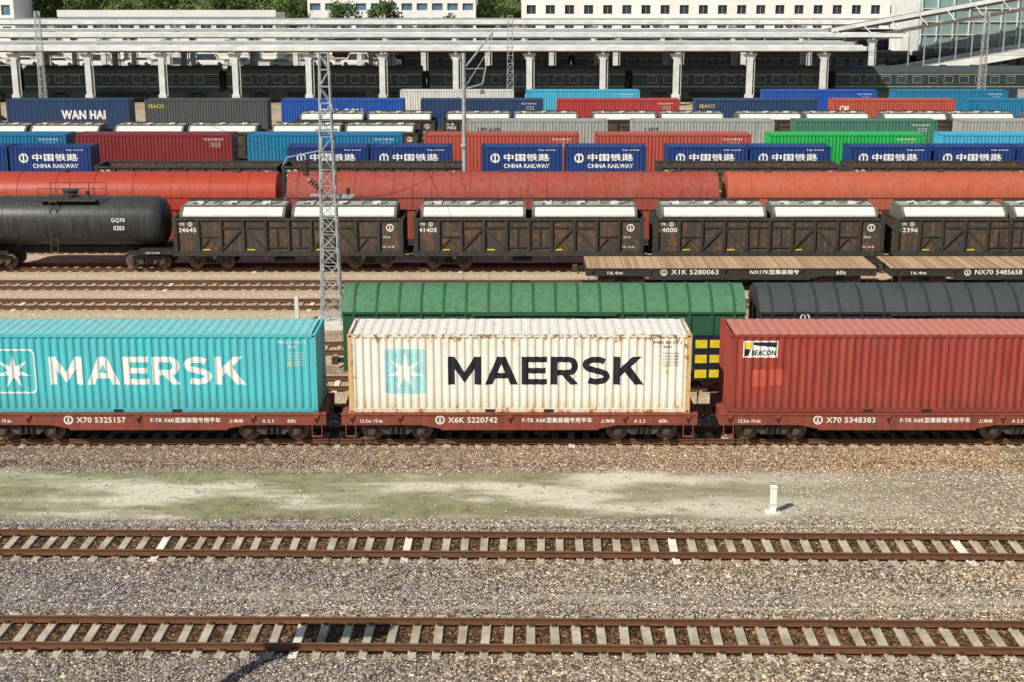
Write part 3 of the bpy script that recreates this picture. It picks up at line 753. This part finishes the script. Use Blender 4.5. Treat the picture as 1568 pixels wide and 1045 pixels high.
M_C1 = paint('red_oxide_smooth', (.42,.052,.024), thr=.66, dirt=.4, fade=.15, rustc=(.50,.40,.34), dirtc=(.20,.038,.024), rough=.4)
M_C2 = paint('red_oxide_dull', (.35,.066,.042), thr=.73, dirt=.6, fade=.45, rustc=(.4,.3,.25), dirtc=(.16,.036,.028), rough=.65)
M_C3 = paint('red_oxide_orange', (.46,.105,.05), thr=.73, dirt=.45, fade=.35, rustc=(.4,.3,.25), dirtc=(.24,.055,.035), rough=.6)
CP = [(-1.52,2.7),(-1.5,3.35),(-1.40,3.8),(-1.2,4.15),(-.92,4.42),(-.5,4.62),(0,4.70),(.5,4.62),(.92,4.42),(1.2,4.15),(1.40,3.8),(1.5,3.35),(1.52,2.7)]
def dcc(mb, w, zb, zs, h):
    for sy in (-1, 1):
        mb.box(-h, h, *sorted((sy*1.515, sy*1.44)), 3.28, 3.33, DARK)
        for k in range(11): mb.box(-h+1.2+k*2.33, -h+1.26+k*2.33, *sorted((sy*(w+.03), sy*(w+.001))), zb+.1, zs-.1, BOGIE)
    for x_ in (-h+2.5, h-2.5, 0): mb.box(x_-.2, x_+.2, -.2, .2, 4.6, 4.78, BOGIE)
for cx, M_, sp in ((-27.1, M_C1, 2.3), (-.55, M_C2, 1.15), (25.9, M_C3, 2.6)):
    place(van(25.8, CP, 1.0, 2.7, 3.0, M_, M_, M_, sp, posts=False, ribw=.022, name='car_carrier_wagon', decofn=dcc), 'car_carrier_wagon', (cx, 86, RT))

# ------------------------------------------------------------------ rows of distant containers
def cp(n, c, **k): return paint(n, c, thr=k.pop('thr', .71), dirt=.5, fade=.25, **k)
NAVY = cp('navy_paint', (.022,.055,.14)); BLUE = cp('blue_paint', (.012,.085,.40)); DRED = cp('dark_red_paint', (.24,.026,.03)); ORED = cp('orange_red_paint', (.47,.085,.05))
TEAL = cp('teal_blue_paint', (.012,.19,.38)); GREY = cp('grey_paint', (.36,.37,.35)); DGREY = cp('dark_grey_paint', (.075,.085,.085)); GREEN = cp('green_paint', (.015,.44,.08))
CY2 = cp('sky_blue_paint', (.06,.42,.64)); DGREEN = cp('dull_green_paint', (.06,.19,.13)); RED = cp('red_paint', (.43,.045,.045)); YEL = cp('mustard_paint', (.45,.30,.05)); CRB = cp('railway_blue_paint', (.010,.045,.20)); WHT = cp('white_paint', (.66,.66,.62))
def lab(body, x, z, h, w, mat=WHITEPT, bold=.05, extra=None):
    def f(mb, L, H):
        mb.text(body, x, z, h, mat, w, bold, L, PY, .012)
        if extra: extra(mb, L, H)
    return f
def d_cr(mb, L, H):
    mb.text('中国铁路', -1.35, 1.55, .52, WHITEPT, 3.4, .045, L, PY, .012); mb.text('CHINA RAILWAY', -1.35, 1.02, .30, WHITEPT, 3.4, .05, L, PY, .012)
    V = []; F = []; n = 16
    for k in range(n):
        t = 2*math.pi*k/n; V += [(-2.0+.36*math.cos(t), 1.75+.36*math.sin(t)), (-2.0+.24*math.cos(t), 1.75+.24*math.sin(t))]; F.append((2*k, 2*((k+1)%n), 2*((k+1)%n)+1, 2*k+1))
    mb.flatshape(V, F, WHITEPT, L, PY, .012); mb.flatshape([(-2.06,1.5),(-1.94,1.5),(-1.94,2.1),(-2.06,2.1)], [(0,1,2,3)], WHITEPT, L, PY, .012)
    mb.flatshape([(-2.2,1.45),(-1.8,1.45),(-1.8,1.56),(-2.2,1.56)], [(0,1,2,3)], WHITEPT, L, PY, .014)
    mb.text('TBJU 301845', 1.2, 2.28, .13, WHITEPT, 1.3, .03, L, PY, .012)
crm = container(L20, 2.59, CRB, deco=d_cr)
def row(front, items):
    for x0, me, L in items:
        place(me, 'shipping_container', (x0+L/2, front+1.22, ZD))
        if L > 7: place(fs, 'flat_wagon', (x0+L/2, front+1.22, RT))
_k = [0]
def ptxt(mb, L, H):
    _k[0] += 1; i = _k[0]
    mb.text('TCLU 8451%02d' % (22+i), 3.9, 2.45, .14, WHITEPT, 1.5, .03, L, PY, .012)
    for q in range(3): mb.text('MAX GROSS 30480', 4.4, 2.2-.14*q, .08, WHITEPT, .8, 0, L, PY, .012)
def c40(m, deco=ptxt, roof=None): return container(L40, HC, m, roof=roof, deco=deco)
wh = lab('WAN HAI', -.6, 1.0, .85, 4.3, bold=.06, extra=lambda mb, L, H: mb.flatshape([(-2.2,.62),(3.8,.62),(3.8,.78),(-2.2,.78)], [(0,1,2,3)], RED, L, PY, .012))
row(106.5, [(x, crm, L20) for x in (-50.1, -43.85, -37.6, -16.8, -10.6, -2.28, 4.0, 11.6, 17.8, 25.3, 31.6, 37.8)])
for x in (-47, -34.5, -13.7, .9, 14.7, 28.4): place(fs, 'flat_wagon', (x+3.1, 107.72, RT))
row(112, [(-60, c40(BLUE), L40), (-47.2, c40(TEAL), L40), (-34.2, c40(DRED), L40), (-20.8, c40(TEAL), L40), (-6.9, c40(ORED), L40), (6.56, c40(ORED), L40), (20.2, c40(GREEN), L40), (33.8, c40(CY2), L40), (47, c40(DRED), L40)])
row(122.6, [(-4.0, c40(GREY, lab('UES 4100', -5, 1.9, .4, 1.9, BLACKPT, .02)), L40), (10.3, c40(GREY, lab('UES', -5, 1.9, .4, 1.2, BLACKPT, .02)), L40), (24.3, c40(DGREEN), L40), (38.5, c40(GREY), L40), (51.5, c40(CY2), L40)])
row(143, [(-64, c40(YEL), L40), (-50.4, c40(NAVY, wh), L40), (-36.6, c40(DGREY, lab('SEACO', -5.7, 2.1, .34, 1.5, YELPT, .02)), L40), (-23.0, c40(BLUE, lab('CMA CGM', -2.2, 1.4, .6, 4.2)), L40),
          (-9.1, c40(NAVY, ptxt), L40), (4.5, c40(RED), L40), (18.3, c40(NAVY, lab('SEACO', -5.7, 2.1, .34, 1.5, YELPT, .02)), L40), (32.0, c40(ORED, lab('CAI', -5.4, 1.7, .6, .8)), L40), (45.5, c40(TEAL, ptxt), L40), (58.6, c40(BLUE), L40)])
row(154.1, [(-68, c40(BLUE), L40), (-12, c40(WHT), L40), (1.5, c40(CY2), L40), (27, c40(BLUE), L40), (41, c40(TEAL), L40), (55, c40(GREY), L40)])

# ------------------------------------------------------------------ masts
def lattice(H, w0, w1, arm=True, bays=17):
    mb = MB(); m_ = GALV
    cor = lambda z, sx, sy: (sx*(w0+(w1-w0)*z/H)/2, sy*(w0+(w1-w0)*z/H)/2, z)
    for sx in (-1, 1):
        for sy in (-1, 1): mb.beam(cor(0, sx, sy), cor(H, sx, sy), .07, m_)
    for k in range(bays):
        z0 = H*k/bays; z1 = H*(k+1)/bays; q = 1 if k % 2 else -1
        for (a, c) in (((-1,-1),(1,-1)), ((-1,1),(1,1)), ((-1,-1),(-1,1)), ((1,-1),(1,1))):
            mb.beam(cor(z0, *a) if q > 0 else cor(z0, *c), cor(z1, *c) if q > 0 else cor(z1, *a), .035, m_)
            mb.beam(cor(z1, *a), cor(z1, *c), .035, m_)
            if k < bays*.55: mb.beam(cor(z0, *c) if q > 0 else cor(z0, *a), cor(z1, *a) if q > 0 else cor(z1, *c), .03, m_)
    mb.box(-w0*.8, w0*.8, -w0*.8, w0*.8, 0, .35, CONC)
    if arm:
        mb.box(-w0*.9, w0*1.3, -.08, .08, 6.4, 6.5, m_)
        mb.beam((-.25, 0, 6.6), (-1.0, 0, 7.3), .07, m_); mb.beam((-1.0, 0, 7.3), (-1.05, 0, 8.3), .05, m_)
        for k in range(5): mb.cyl((-.3-.12*k, 0, 6.65+.11*k), (-.36-.12*k, 0, 6.71+.11*k), .15, INSUL, 10)
        for k in range(5): mb.cyl((-1.02, 0, 7.4+.16*k), (-1.02, 0, 7.49+.16*k), .16, INSUL, 10)
        mb.beam((-1.9, 0, 8.25), (-.2, 0, 8.6), .05, m_); mb.beam((-1.9, 0, 8.25), (-2.1, 0, 7.9), .04, m_)
        mb.box(.2, 1.1, -.1, .1, 6.3, 6.42, m_); mb.cyl((.95, 0, 6.4), (.95, 0, 6.8), .09, INSUL, 8)
        mb.box(-.5, .5, -.3, .3, 9.5, 9.56, m_); mb.box(-.7, .7, -.05, .05, 10.3, 10.36, m_)
    return mb
place(lattice(13.1, .95, .42).mesh('lattice_mast'), 'lattice_mast', (-8.75, 67.3, 0))
lm = lattice(12.0, .8, .5, False, 14).mesh('lattice_mast')
for x_, y_ in ((-87, 176), (-77, 176), (-58, 178), (58, 178), (66, 172), (72, 176), (80, 176), (-.2, 160)): place(lm, 'lattice_mast', (x_, y_, 0))
mb = MB(); mb.cyl((0,0,0), (0,0,11.6), .17, GALV, 12, .12)
mb.beam((0, 0, 10.6), (1.9, .4, 12.9), .10, GALV); mb.beam((0, 0, 9.3), (1.2, .25, 9.6), .08, GALV); mb.beam((1.9, .4, 12.9), (1.2, .25, 9.6), .08, GALV); mb.beam((0,0,10.6), (1.3, .25, 10.6), .06, GALV)
mb.beam((0,0,9.3), (1.5,.3,11.6), .05, GALV); mb.cyl((0,0,5.5), (0,0,5.7), .24, GALV, 10)
for k in range(4): mb.cyl((1.2, .25, 9.5-.15*k), (1.2, .25, 9.42-.15*k), .13, INSUL, 8)
place(mb.mesh('overhead_line_pole'), 'overhead_line_pole', (-3.15, 94.3, 0))
# floodlight pole just outside the left edge; its shadow falls across the near track
mb = MB(); mb.cyl((0,0,0), (0,0,9.0), .20, GALV, 12, .14); mb.box(-1.0, 1.0, -.07, .07, 8.75, 8.9, GALV); mb.beam((-.8, -.6, 7.7), (.8, .6, 7.8), .14, GALV)
for x_ in (-.85, -.25, .4, .95): mb.beam((x_, -.1, 8.9), (x_, .12, 9.35), .46, DARK, .4)
for q in (-.6, .6): mb.beam((q, q*.75, 7.8), (q, q*.75+.2, 8.2), .5, DARK, .4)
mb.box(-.3, .3, -.3, .3, 0, .4, CONC)
place(mb.mesh('floodlight_pole'), 'floodlight_pole', (-11.5, 26.9, 0))
mb2 = MB()
for k in range(20):
    xa = -100+10*k
    for y_ in (170, 176): mb2.cyl((xa, y_, 7.2), (xa+10, y_, 7.2), .02, DARK, 4, caps=False)
def span(p, q, sag, r, n=14):
    p = Vector(p); q = Vector(q); P = [p.lerp(q, k/n)-Vector((0,0,sag*4*(k/n)*(1-k/n))) for k in range(n+1)]
    for a, c in zip(P[:-1], P[1:]): mb2.cyl(a, c, r, DARK, 4, caps=False)
span((-9.8, 67.3, 8.3), (-30, 110, 9.5), .8, .014); span((-8.5, 67.3, 8.6), (-3.1, 94.3, 9.3), 1.3, .014); span((-8.3, 67.3, 6.5), (-3.1, 94.3, 5.6), 1.2, .014)
place(mb2.mesh('overhead_wire'), 'overhead_wire')

mb = MB(); mb.box(-.09, .09, -.09, .09, 0, .86, WSTAR); mb.box(-.105, .105, -.105, .105, .86, .9, WSTAR); mb.box(-.24, .24, -.2, .2, -.02, .05, CONC); mb.box(-.092, .092, -.093, .093, .25, .33, WHT)
place(mb.mesh('marker_post'), 'marker_post', (8.35, 42.7, 0))
mb = MB(); mb.box(-.1, .1, -.1, .1, 0, 1.3, WHT); mb.box(-.2, .2, -.2, .2, -.02, .08, CONC); pm = mb.mesh('marker_post')
place(pm, 'marker_post', (-10.6, 68.2, 0))

GRASS = flat('weed_green', (.16,.20,.08), .8, .5, 8)
def weed(n, r, hh):
    mb = MB()
    for k in range(n):
        a = random.uniform(0, 6.28); d = r*random.random(); x, y = d*math.cos(a), d*math.sin(a); l = hh*random.uniform(.3, 1)
        t = random.uniform(0, 6.28); lx, ly = random.uniform(-.08, .08), random.uniform(-.08, .08)
        mb.poly([(x-.01*math.cos(t), y-.01*math.sin(t), 0), (x+.01*math.cos(t), y+.01*math.sin(t), 0), (x+lx+.005, y+ly, l)], GRASS)
    return mb.mesh('weed')
wm = weed(120, .4, .14)
for x_, y_, s_ in ((-11.2, 31.8, 1.1), (.9, 32.2, .9), (1.4, 31.9, .8)):
    place(wm, 'weed', (x_, y_, .02), random.random()*6, (s_, s_, s_))

# ------------------------------------------------------------------ passenger station in the back
COACH = cp('coach_green', (.015,.042,.055)); COACHR = cp('coach_roof', (.06,.07,.08)); STRIPE = flat('coach_stripe', (.40,.32,.10), .6)
def coach(body, stripe):
    mb = MB(); L = 25.5; h = L/2; w = 1.55
    mb.box(-h, h, -w, w, 1.05, 3.6, body)
    pr = [(-w,3.6),(-1.42,3.95),(-1.0,4.25),(-.5,4.38),(0,4.42),(.5,4.38),(1.0,4.25),(1.42,3.95),(w,3.6)]
    mb.loftx(pr, -h, h, COACHR, sm=False)
    for k in range(11):
        x = -h+2.6+k*2.03
        for sy in (-1, 1):
            mb.box(x-.60, x+.60, *sorted((sy*(w+.012), sy*(w-.05))), 2.27, 3.18, GREY); mb.box(x-.55, x+.55, *sorted((sy*(w+.02), sy*(w-.05))), 2.32, 3.13, GLASSD)
    for sy in (-1, 1):
        mb.box(-h, h, *sorted((sy*(w+.006), sy*(w-.02))), 1.75, 1.85, stripe); mb.box(-h, h, *sorted((sy*(w+.006), sy*(w-.02))), 3.35, 3.43, stripe)
    for sx in (-1, 1): bogie(mb, sx*(h-3.7)); mb.box(*sorted((sx*h, sx*(h+.45))), -.5, .5, 1.2, 3.7, DARK)
    mb.box(-5, 5, -1.2, 1.2, .45, 1.04, DARK)
    for k in range(6): mb.box(-h+2+k*4, -h+2.8+k*4, -.4, .4, 4.40, 4.52, COACHR)
    return mb.mesh('passenger_coach')
cm = coach(COACH, STRIPE)
for k in range(9): place(cm, 'passenger_coach', (-104+26.5*k, 190, .3))
for k in range(4): place(cm, 'passenger_coach', (-4+26.5*k, 226, .3))
CANO = flat('canopy_white', (.68,.69,.67), .6, .18, .5); CANG = flat('canopy_grey', (.33,.35,.36), .7, .15, .5); CANR = flat('canopy_roof_sheet', (.47,.48,.47), .7, .28, .3)
COLM = flat('column_pale', (.60,.62,.61), .7, .14, 1)
def canopy(y0, y1, z, x0, x1, sp, off):
    mb = MB()
    mb.box(x0, x1, y0, y1, z, z+.22, CANR); mb.box(x0, x1, y0-.15, y0, z-.2, z+.35, CANO); mb.box(x0, x1, y1, y1+.15, z-.2, z+.35, CANO)
    mb.box(x0, x1, (y0+y1)/2-1, (y0+y1)/2+1, z+.221, z+.55, CANG)
    mb.box(x0, x1, y0+2.0, y0+2.2, z+.221, z+.42, CANO); mb.box(x0, x1, y1-2.2, y1-2.0, z+.221, z+.42, CANO)
    for k in range(3):
        yb = y0+(y1-y0)*(.2+.3*k); mb.box(x0, x1, yb-.1, yb+.1, z-.55, z-.001, CANG)
    x = x0+off
    while x < x1:
        for yy_ in (y0+.8, y1-1.2):
            mb.box(x-.36, x+.36, yy_-.3, yy_+.3, 0, z-.6, COLM); mb.box(x-.5, x+.5, yy_-.45, yy_+.45, 0, 1.4, COLM)
            mb.prismy([(x-.36, z-1.4), (x+.36, z-1.4), (x+.9, z-.61), (x-.9, z-.61)], yy_-.28, yy_+.28, COLM)
            mb.cyl((x+.62, yy_, 0), (x+.62, yy_, z-.4), .08, COLM, 6)
        mb.box(x-.18, x+.18, y0+.1, y1-.1, z-.601, z-.003, COLM)
        mb.box(x-.05, x+.05, y0, y1, z+.222, z+.30, CANG)
        x += sp
    return place(mb.mesh('platform_canopy'), 'platform_canopy')
canopy(184, 199, 7.15, -96, 45, 9.4, 4.2)
canopy(212, 231, 7.6, -110, 58, 9.4, 3.0)
canopy(250, 264, 8.1, -120, 110, 12, 2)
PLAT = flat('platform_paving', (.52,.50,.45), .9, .15, .4)
def platform(y0, y1):
    mb = MB(); mb.box(-130, 130, y0, y1, 0, 1.2, CONC); mb.box(-130, 130, y0-.05, y1+.05, 1.2, 1.28, PLAT); mb.box(-130, 130, y0+.9, y0+1.0, 1.281, 1.285, YELPT)
    place(mb.mesh('station_platform'), 'station_platform')
platform(193.5, 206); platform(232, 262)
for k in range(5): place(cm, 'passenger_coach', (-20+26.5*k, 268, .3))

CARW = flat('car_white', (.7,.7,.7), .3, .05); CARD = flat('car_dark', (.06,.07,.08), .3, .1)
def car(body, L=4.5, H=1.5):
    mb = MB(); hh = L/2
    pr = [(-hh,.35),(-hh,.85),(-hh+.15,.95),(-hh+.75,H-.05),(-hh+1.0,H),(hh-1.6,H),(hh-.95,.98),(hh-.1,.85),(hh,.6),(hh,.35)]
    mb.prismy(pr, -.88, .88, body)
    mb.prismy([(-hh+.35,.98),(-hh+.82,H-.12),(hh-1.65,H-.12),(hh-1.15,.98)], -.89, .89, GLASSD)
    for x_ in (-hh+.85, hh-.85):
        for sy in (-1, 1): mb.cyl((x_, sy*.72, .33), (x_, sy*.9, .33), .33, DARK, 14)
    return mb.mesh('parked_car')
cw = car(CARW); cdk = car(CARD); cvn = car(CARW, 5.2, 2.1)
for k in range(14):
    place(random.choice((cw, cdk, cvn, cw)), 'parked_car', (-94+k*6.2+random.uniform(-.6,.6), 240+random.uniform(-2,6), 1.285), random.choice((0, .05, math.pi)))

BW = flat('white_render', (.82,.82,.79), .9, .06, .2); BW2 = flat('off_white_render', (.72,.72,.70), .9, .05, .2); GLB = flat('blue_glass', (.10,.20,.28), .1, .3, .2, 0, .6)
TRIM = flat('grey_trim', (.30,.31,.32), .8, .1)
def facade(mb, x0, x1, y, cols, zs, ww, glass, wall):
    n = cols; cwid = (x1-x0)/n; zprev = 0
    for (za, zb_) in zs:
        mb.poly([(x0, y, zprev), (x1, y, zprev), (x1, y, za), (x0, y, za)], wall)
        for k in range(n):
            a = x0+k*cwid; w0 = a+(cwid-ww)/2; w1 = w0+ww
            mb.poly([(a, y, za), (w0, y, za), (w0, y, zb_), (a, y, zb_)], wall); mb.poly([(w1, y, za), (a+cwid, y, za), (a+cwid, y, zb_), (w1, y, zb_)], wall)
            d = .35
            mb.poly([(w0, y+d, za), (w1, y+d, za), (w1, y+d, zb_), (w0, y+d, zb_)], glass)
            mb.poly([(w0, y, za), (w1, y, za), (w1, y+d, za), (w0, y+d, za)], wall); mb.poly([(w0, y+d, zb_), (w1, y+d, zb_), (w1, y, zb_), (w0, y, zb_)], wall)
            mb.poly([(w0, y, za), (w0, y+d, za), (w0, y+d, zb_), (w0, y, zb_)], wall); mb.poly([(w1, y+d, za), (w1, y, za), (w1, y, zb_), (w1, y+d, zb_)], wall)
            mb.box((w0+w1)/2-.05, (w0+w1)/2+.05, y+d-.06, y+d-.01, za, zb_, TRIM)
        zprev = zb_
    return zprev
def building(x0, x1, y0, y1, H, cols, bands, ww, glass, wall):
    mb = MB(); zp = facade(mb, x0, x1, y0, cols, bands, ww, glass, wall)
    mb.poly([(x0, y0, zp), (x1, y0, zp), (x1, y0, H), (x0, y0, H)], wall)
    mb.poly([(x0, y1, 0), (x0, y0, 0), (x0, y0, H), (x0, y1, H)], wall); mb.poly([(x1, y0, 0), (x1, y1, 0), (x1, y1, H), (x1, y0, H)], wall)
    mb.poly([(x1, y1, 0), (x0, y1, 0), (x0, y1, H), (x1, y1, H)], wall); mb.poly([(x0, y0, H), (x1, y0, H), (x1, y1, H), (x0, y1, H)], TRIM)
    mb.box(x0-.2, x1+.2, y0-.25, y0-.02, H-.5, H+.8, wall)
    return place(mb.mesh('white_building'), 'white_building')
building(-42, -7.5, 300, 322, 22, 11, [(1.2,3.2),(5.0,7.4),(8.9,10.3),(13,15),(17,19)], 2.2, GLB, BW)
building(2, 97, 302, 330, 26, 24, [(1.2,3.2),(5.2,7.2),(8.1,9.9),(11.6,13.4),(17,19)], 1.9, GLASSD, BW)
building(-88, -46, 283, 296, 8.6, 14, [(1.2,3.2),(5.4,7.0)], 2.0, GLASSD, BW2)
building(-125, -99, 290, 310, 20, 8, [(4,6),(8.2,10.2),(12.4,14.4)], 1.8, GLB, BW)

GLS = flat('curtain_glass', (.22,.33,.33), .12, .2, .15, 0, .6)
mb = MB()
BRN = flat('brown_steel', (.16,.12,.10), .6)
mb.beam((47, 214, 8.3), (84, 214, 15.0), .5, CANO, .5); mb.beam((49.5, 214, 6.9), (86, 214, 13.2), .5, BRN, .5)
mb.beam((48, 219, 8.0), (84, 219, 14.4), 10, BRN, .25)
for k in range(10):
    t = k/9; mb.beam((49+36*t, 213.6, 7.0+6.2*t), (47.5+36*t, 213.6, 8.4+6.6*t), .15, CANO)
mb.beam((52, 212, 1.2), (86, 212, 7.0), .5, CANO, 1.1); mb.beam((52, 222, 1.0), (86, 222, 6.8), .5, CANO, 1.1)
mb.beam((52, 217, 1.0), (86, 217, 6.8), 9.4, CONC, .3)
for k in range(13):
    x_ = 58+2.3*k; t = (x_-52)/34
    mb.box(x_-.08, x_+.08, 211.9, 212.1, 1.2+5.8*t, 6.9+(x_-49.5)*6.3/36.5, TRIM)
for k in range(13):
    x_ = 64+2.5*k; mb.box(x_-.1, x_+.1, 227.7, 227.95, 0, 22, CANO)
for k in range(11): mb.box(64, 96, 227.72, 227.93, 1+2*k, 1.14+2*k, CANO)
mb.box(64, 96, 228, 229, 0, 22, GLS); mb.box(63.9, 96, 229.01, 246, 0, 21.8, CANO)
place(mb.mesh('glass_footbridge_hall'), 'glass_footbridge_hall')

# ------------------------------------------------------------------ trees
def leafmat(n, a, c):
    b = NB(n); v = b.objvec(); nn = b.noise(v, .9, 4)
    return b.done(b.mix(b.mr(nn, .35, .65), a, c), .8, .2)
LF = leafmat('foliage', (.035,.065,.02), (.11,.16,.045)); LF2 = leafmat('foliage_light', (.06,.10,.025), (.16,.22,.06)); BARK = flat('bark', (.09,.07,.05), .9)
def tree(H, R, mat, seed):
    rs = np.random.RandomState(seed); mb = MB()
    mb.cyl((0,0,0), (.2,.1,H*.55), .28, BARK, 8, .14)
    cl = []
    for k in range(16):
        a = rs.uniform(0, 6.28); el = rs.uniform(-.25, 1); d = R*rs.uniform(.45, .95)
        c_ = Vector((d*math.cos(a)*math.sqrt(1-max(0,el)**2*.8), d*math.sin(a)*math.sqrt(1-max(0,el)**2*.8), H*.62+el*H*.33))
        cl.append((c_, R*rs.uniform(.28, .5))); mb.cyl((.15,.08,H*.42), c_, .09, BARK, 5, .03)
    for c_, r in cl:
        for q in range(85):
            u = rs.normal(size=3); u /= np.linalg.norm(u); p = np.array(c_)+u*r*rs.uniform(.5, 1.08)
            s_ = rs.uniform(.16, .40); a1 = rs.normal(size=3); a1 /= np.linalg.norm(a1); a2 = np.cross(a1, u); a2 /= (np.linalg.norm(a2)+1e-6)
            mb.poly([p-a1*s_, p+a2*s_*.7, p+a1*s_, p-a2*s_*.7], mat)
    return mb.mesh('tree')
tms = [tree(11, 4.2, LF, 1), tree(9.5, 3.8, LF2, 2), tree(12.5, 4.6, LF, 3), tree(8.5, 3.6, LF2, 4)]
for (x0, x1, ya, yb, n) in ((-135, -44, 299, 306, 15), (-140, -40, 318, 330, 16), (-150, -20, 345, 360, 17), (-170, 40, 385, 400, 20), (-8, 3, 300, 318, 3), (-34, -10, 286, 290, 5), (-9, 4, 330, 350, 3)):
    for k in range(n):
        x_ = x0+(x1-x0)*(k+.5)/n+random.uniform(-2, 2); s_ = random.uniform(.85, 1.25)
        if ya < 292: s_ *= .8
        place(random.choice(tms), 'tree', (x_, random.uniform(ya, yb), 0), random.uniform(0, 6.28), (s_, s_, s_))
hm = leafmat('hill_woods', (.03,.055,.02), (.08,.12,.045))
nx, ny = 120, 24; V = []; F = []
for j in range(ny):
    for i in range(nx):
        x_ = -700+1400*i/(nx-1); y_ = 480+400*j/(ny-1)
        V.append((x_, y_, 45*math.sin(min(1, j/8)*math.pi/2)*(1+.3*math.sin(x_/90)+.2*math.sin(x_/37+1))+random.uniform(-2, 2)*(j > 0)))
for j in range(ny-1):
    for i in range(nx-1): a = j*nx+i; F.append((a, a+1, a+nx+1, a+nx))
mb = MB(); mb.add(V, F, hm); place(mb.mesh('wooded_hill'), 'wooded_hill')

# ------------------------------------------------------------------ people on the platform
SKIN = flat('skin', (.45,.28,.20), .6, .05); VEST = flat('yellow_vest', (.80,.65,.03), .7, .1); TROU = flat('navy_trousers', (.03,.035,.06), .8); REDS = flat('red_jacket', (.55,.05,.04), .7); HAIR = flat('black_hair', (.02,.018,.015), .6)
def person(shirt):
    J = [((0,0,.95),.13),((0,0,1.2),.14),((0,0,1.42),.13),((0,-.01,1.52),.06),((0,-.02,1.64),.095),((0,-.01,1.72),.07),
         ((.18,0,1.42),.06),((.25,.02,1.15),.048),((.24,-.1,.92),.038),((.24,-.13,.82),.03),((-.18,0,1.42),.06),((-.25,.03,1.15),.048),((-.26,-.06,.90),.038),((-.26,-.1,.80),.03),
         ((.1,0,.88),.10),((.12,-.04,.48),.07),((.12,0,.08),.05),((.12,-.16,.04),.04),((-.1,0,.88),.10),((-.13,.06,.48),.07),((-.13,.14,.08),.05),((-.13,0,.04),.04)]
    E = [(0,1),(1,2),(2,3),(3,4),(4,5),(2,6),(6,7),(7,8),(8,9),(2,10),(10,11),(11,12),(12,13),(0,14),(14,15),(15,16),(16,17),(0,18),(18,19),(19,20),(20,21)]
    me = bpy.data.meshes.new('p'); me.from_pydata([j[0] for j in J], E, []); ob = bpy.data.objects.new('p', me); COL.objects.link(ob)
    md = ob.modifiers.new('s', 'SKIN'); sv = me.skin_vertices[0].data
    for i, j in enumerate(J): sv[i].radius = (j[1], j[1]*.85)
    sv[0].use_root = True
    ob.modifiers.new('u', 'SUBSURF').levels = 1
    bpy.context.view_layer.update(); dg = bpy.context.evaluated_depsgraph_get()
    nm = bpy.data.meshes.new_from_object(ob.evaluated_get(dg)); bpy.data.objects.remove(ob)
    nm.materials.clear()
    for m_ in (shirt, TROU, SKIN, HAIR): nm.materials.append(m_)
    for p in nm.polygons:
        c_ = p.center; p.use_smooth = True
        if c_.z > 1.66 or (c_.z > 1.55 and c_.y > .03): p.material_index = 3
        elif c_.z > 1.5 or (abs(c_.x) > .19 and c_.z < .88 and c_.z > .7): p.material_index = 2
        elif c_.z < .93 and abs(c_.x) < .2: p.material_index = 1
        else: p.material_index = 0
    nm.name = 'person'; return nm
pv = person(VEST); pr_ = person(REDS)
place(pv, 'person', (-1.8, 246, 1.285), .3); place(pr_, 'person', (55, 243, 1.285), 2); place(pv, 'person', (-22, 204, 1.285), 1)

# ------------------------------------------------------------------ camera, light
cam = bpy.data.cameras.new('camera'); co = bpy.data.objects.new('camera', cam); COL.objects.link(co)
co.location = (0, 0, 16.8); co.rotation_euler = (math.radians(90-14.6), 0, 0); cam.lens = 50; cam.sensor_width = 36; cam.clip_end = 5000; cam.clip_start = .5
S.camera = co
el = math.radians(42)
d = Vector((math.cos(el)*.707, math.cos(el)*.707, -math.sin(el)))
sl = bpy.data.lights.new('sun', 'SUN'); sl.energy = 5.0; sl.angle = math.radians(.5); sl.color = (1, .935, .79)
so = bpy.data.objects.new('sun', sl); COL.objects.link(so); so.rotation_euler = d.to_track_quat('-Z', 'Y').to_euler(); so.location = (-50, -50, 80)
w = bpy.data.worlds.new('World'); S.world = w; w.use_nodes = True; nt_ = w.node_tree; bg = nt_.nodes['Background']
sk = nt_.nodes.new('ShaderNodeTexSky'); sk.sky_type = 'NISHITA'; sk.sun_disc = False; sk.sun_elevation = el; sk.sun_rotation = math.radians(225)
nt_.links.new(sk.outputs[0], bg.inputs[0]); bg.inputs[1].default_value = .085
S.view_settings.view_transform = 'Standard'; S.view_settings.look = 'None'; S.view_settings.exposure = 0
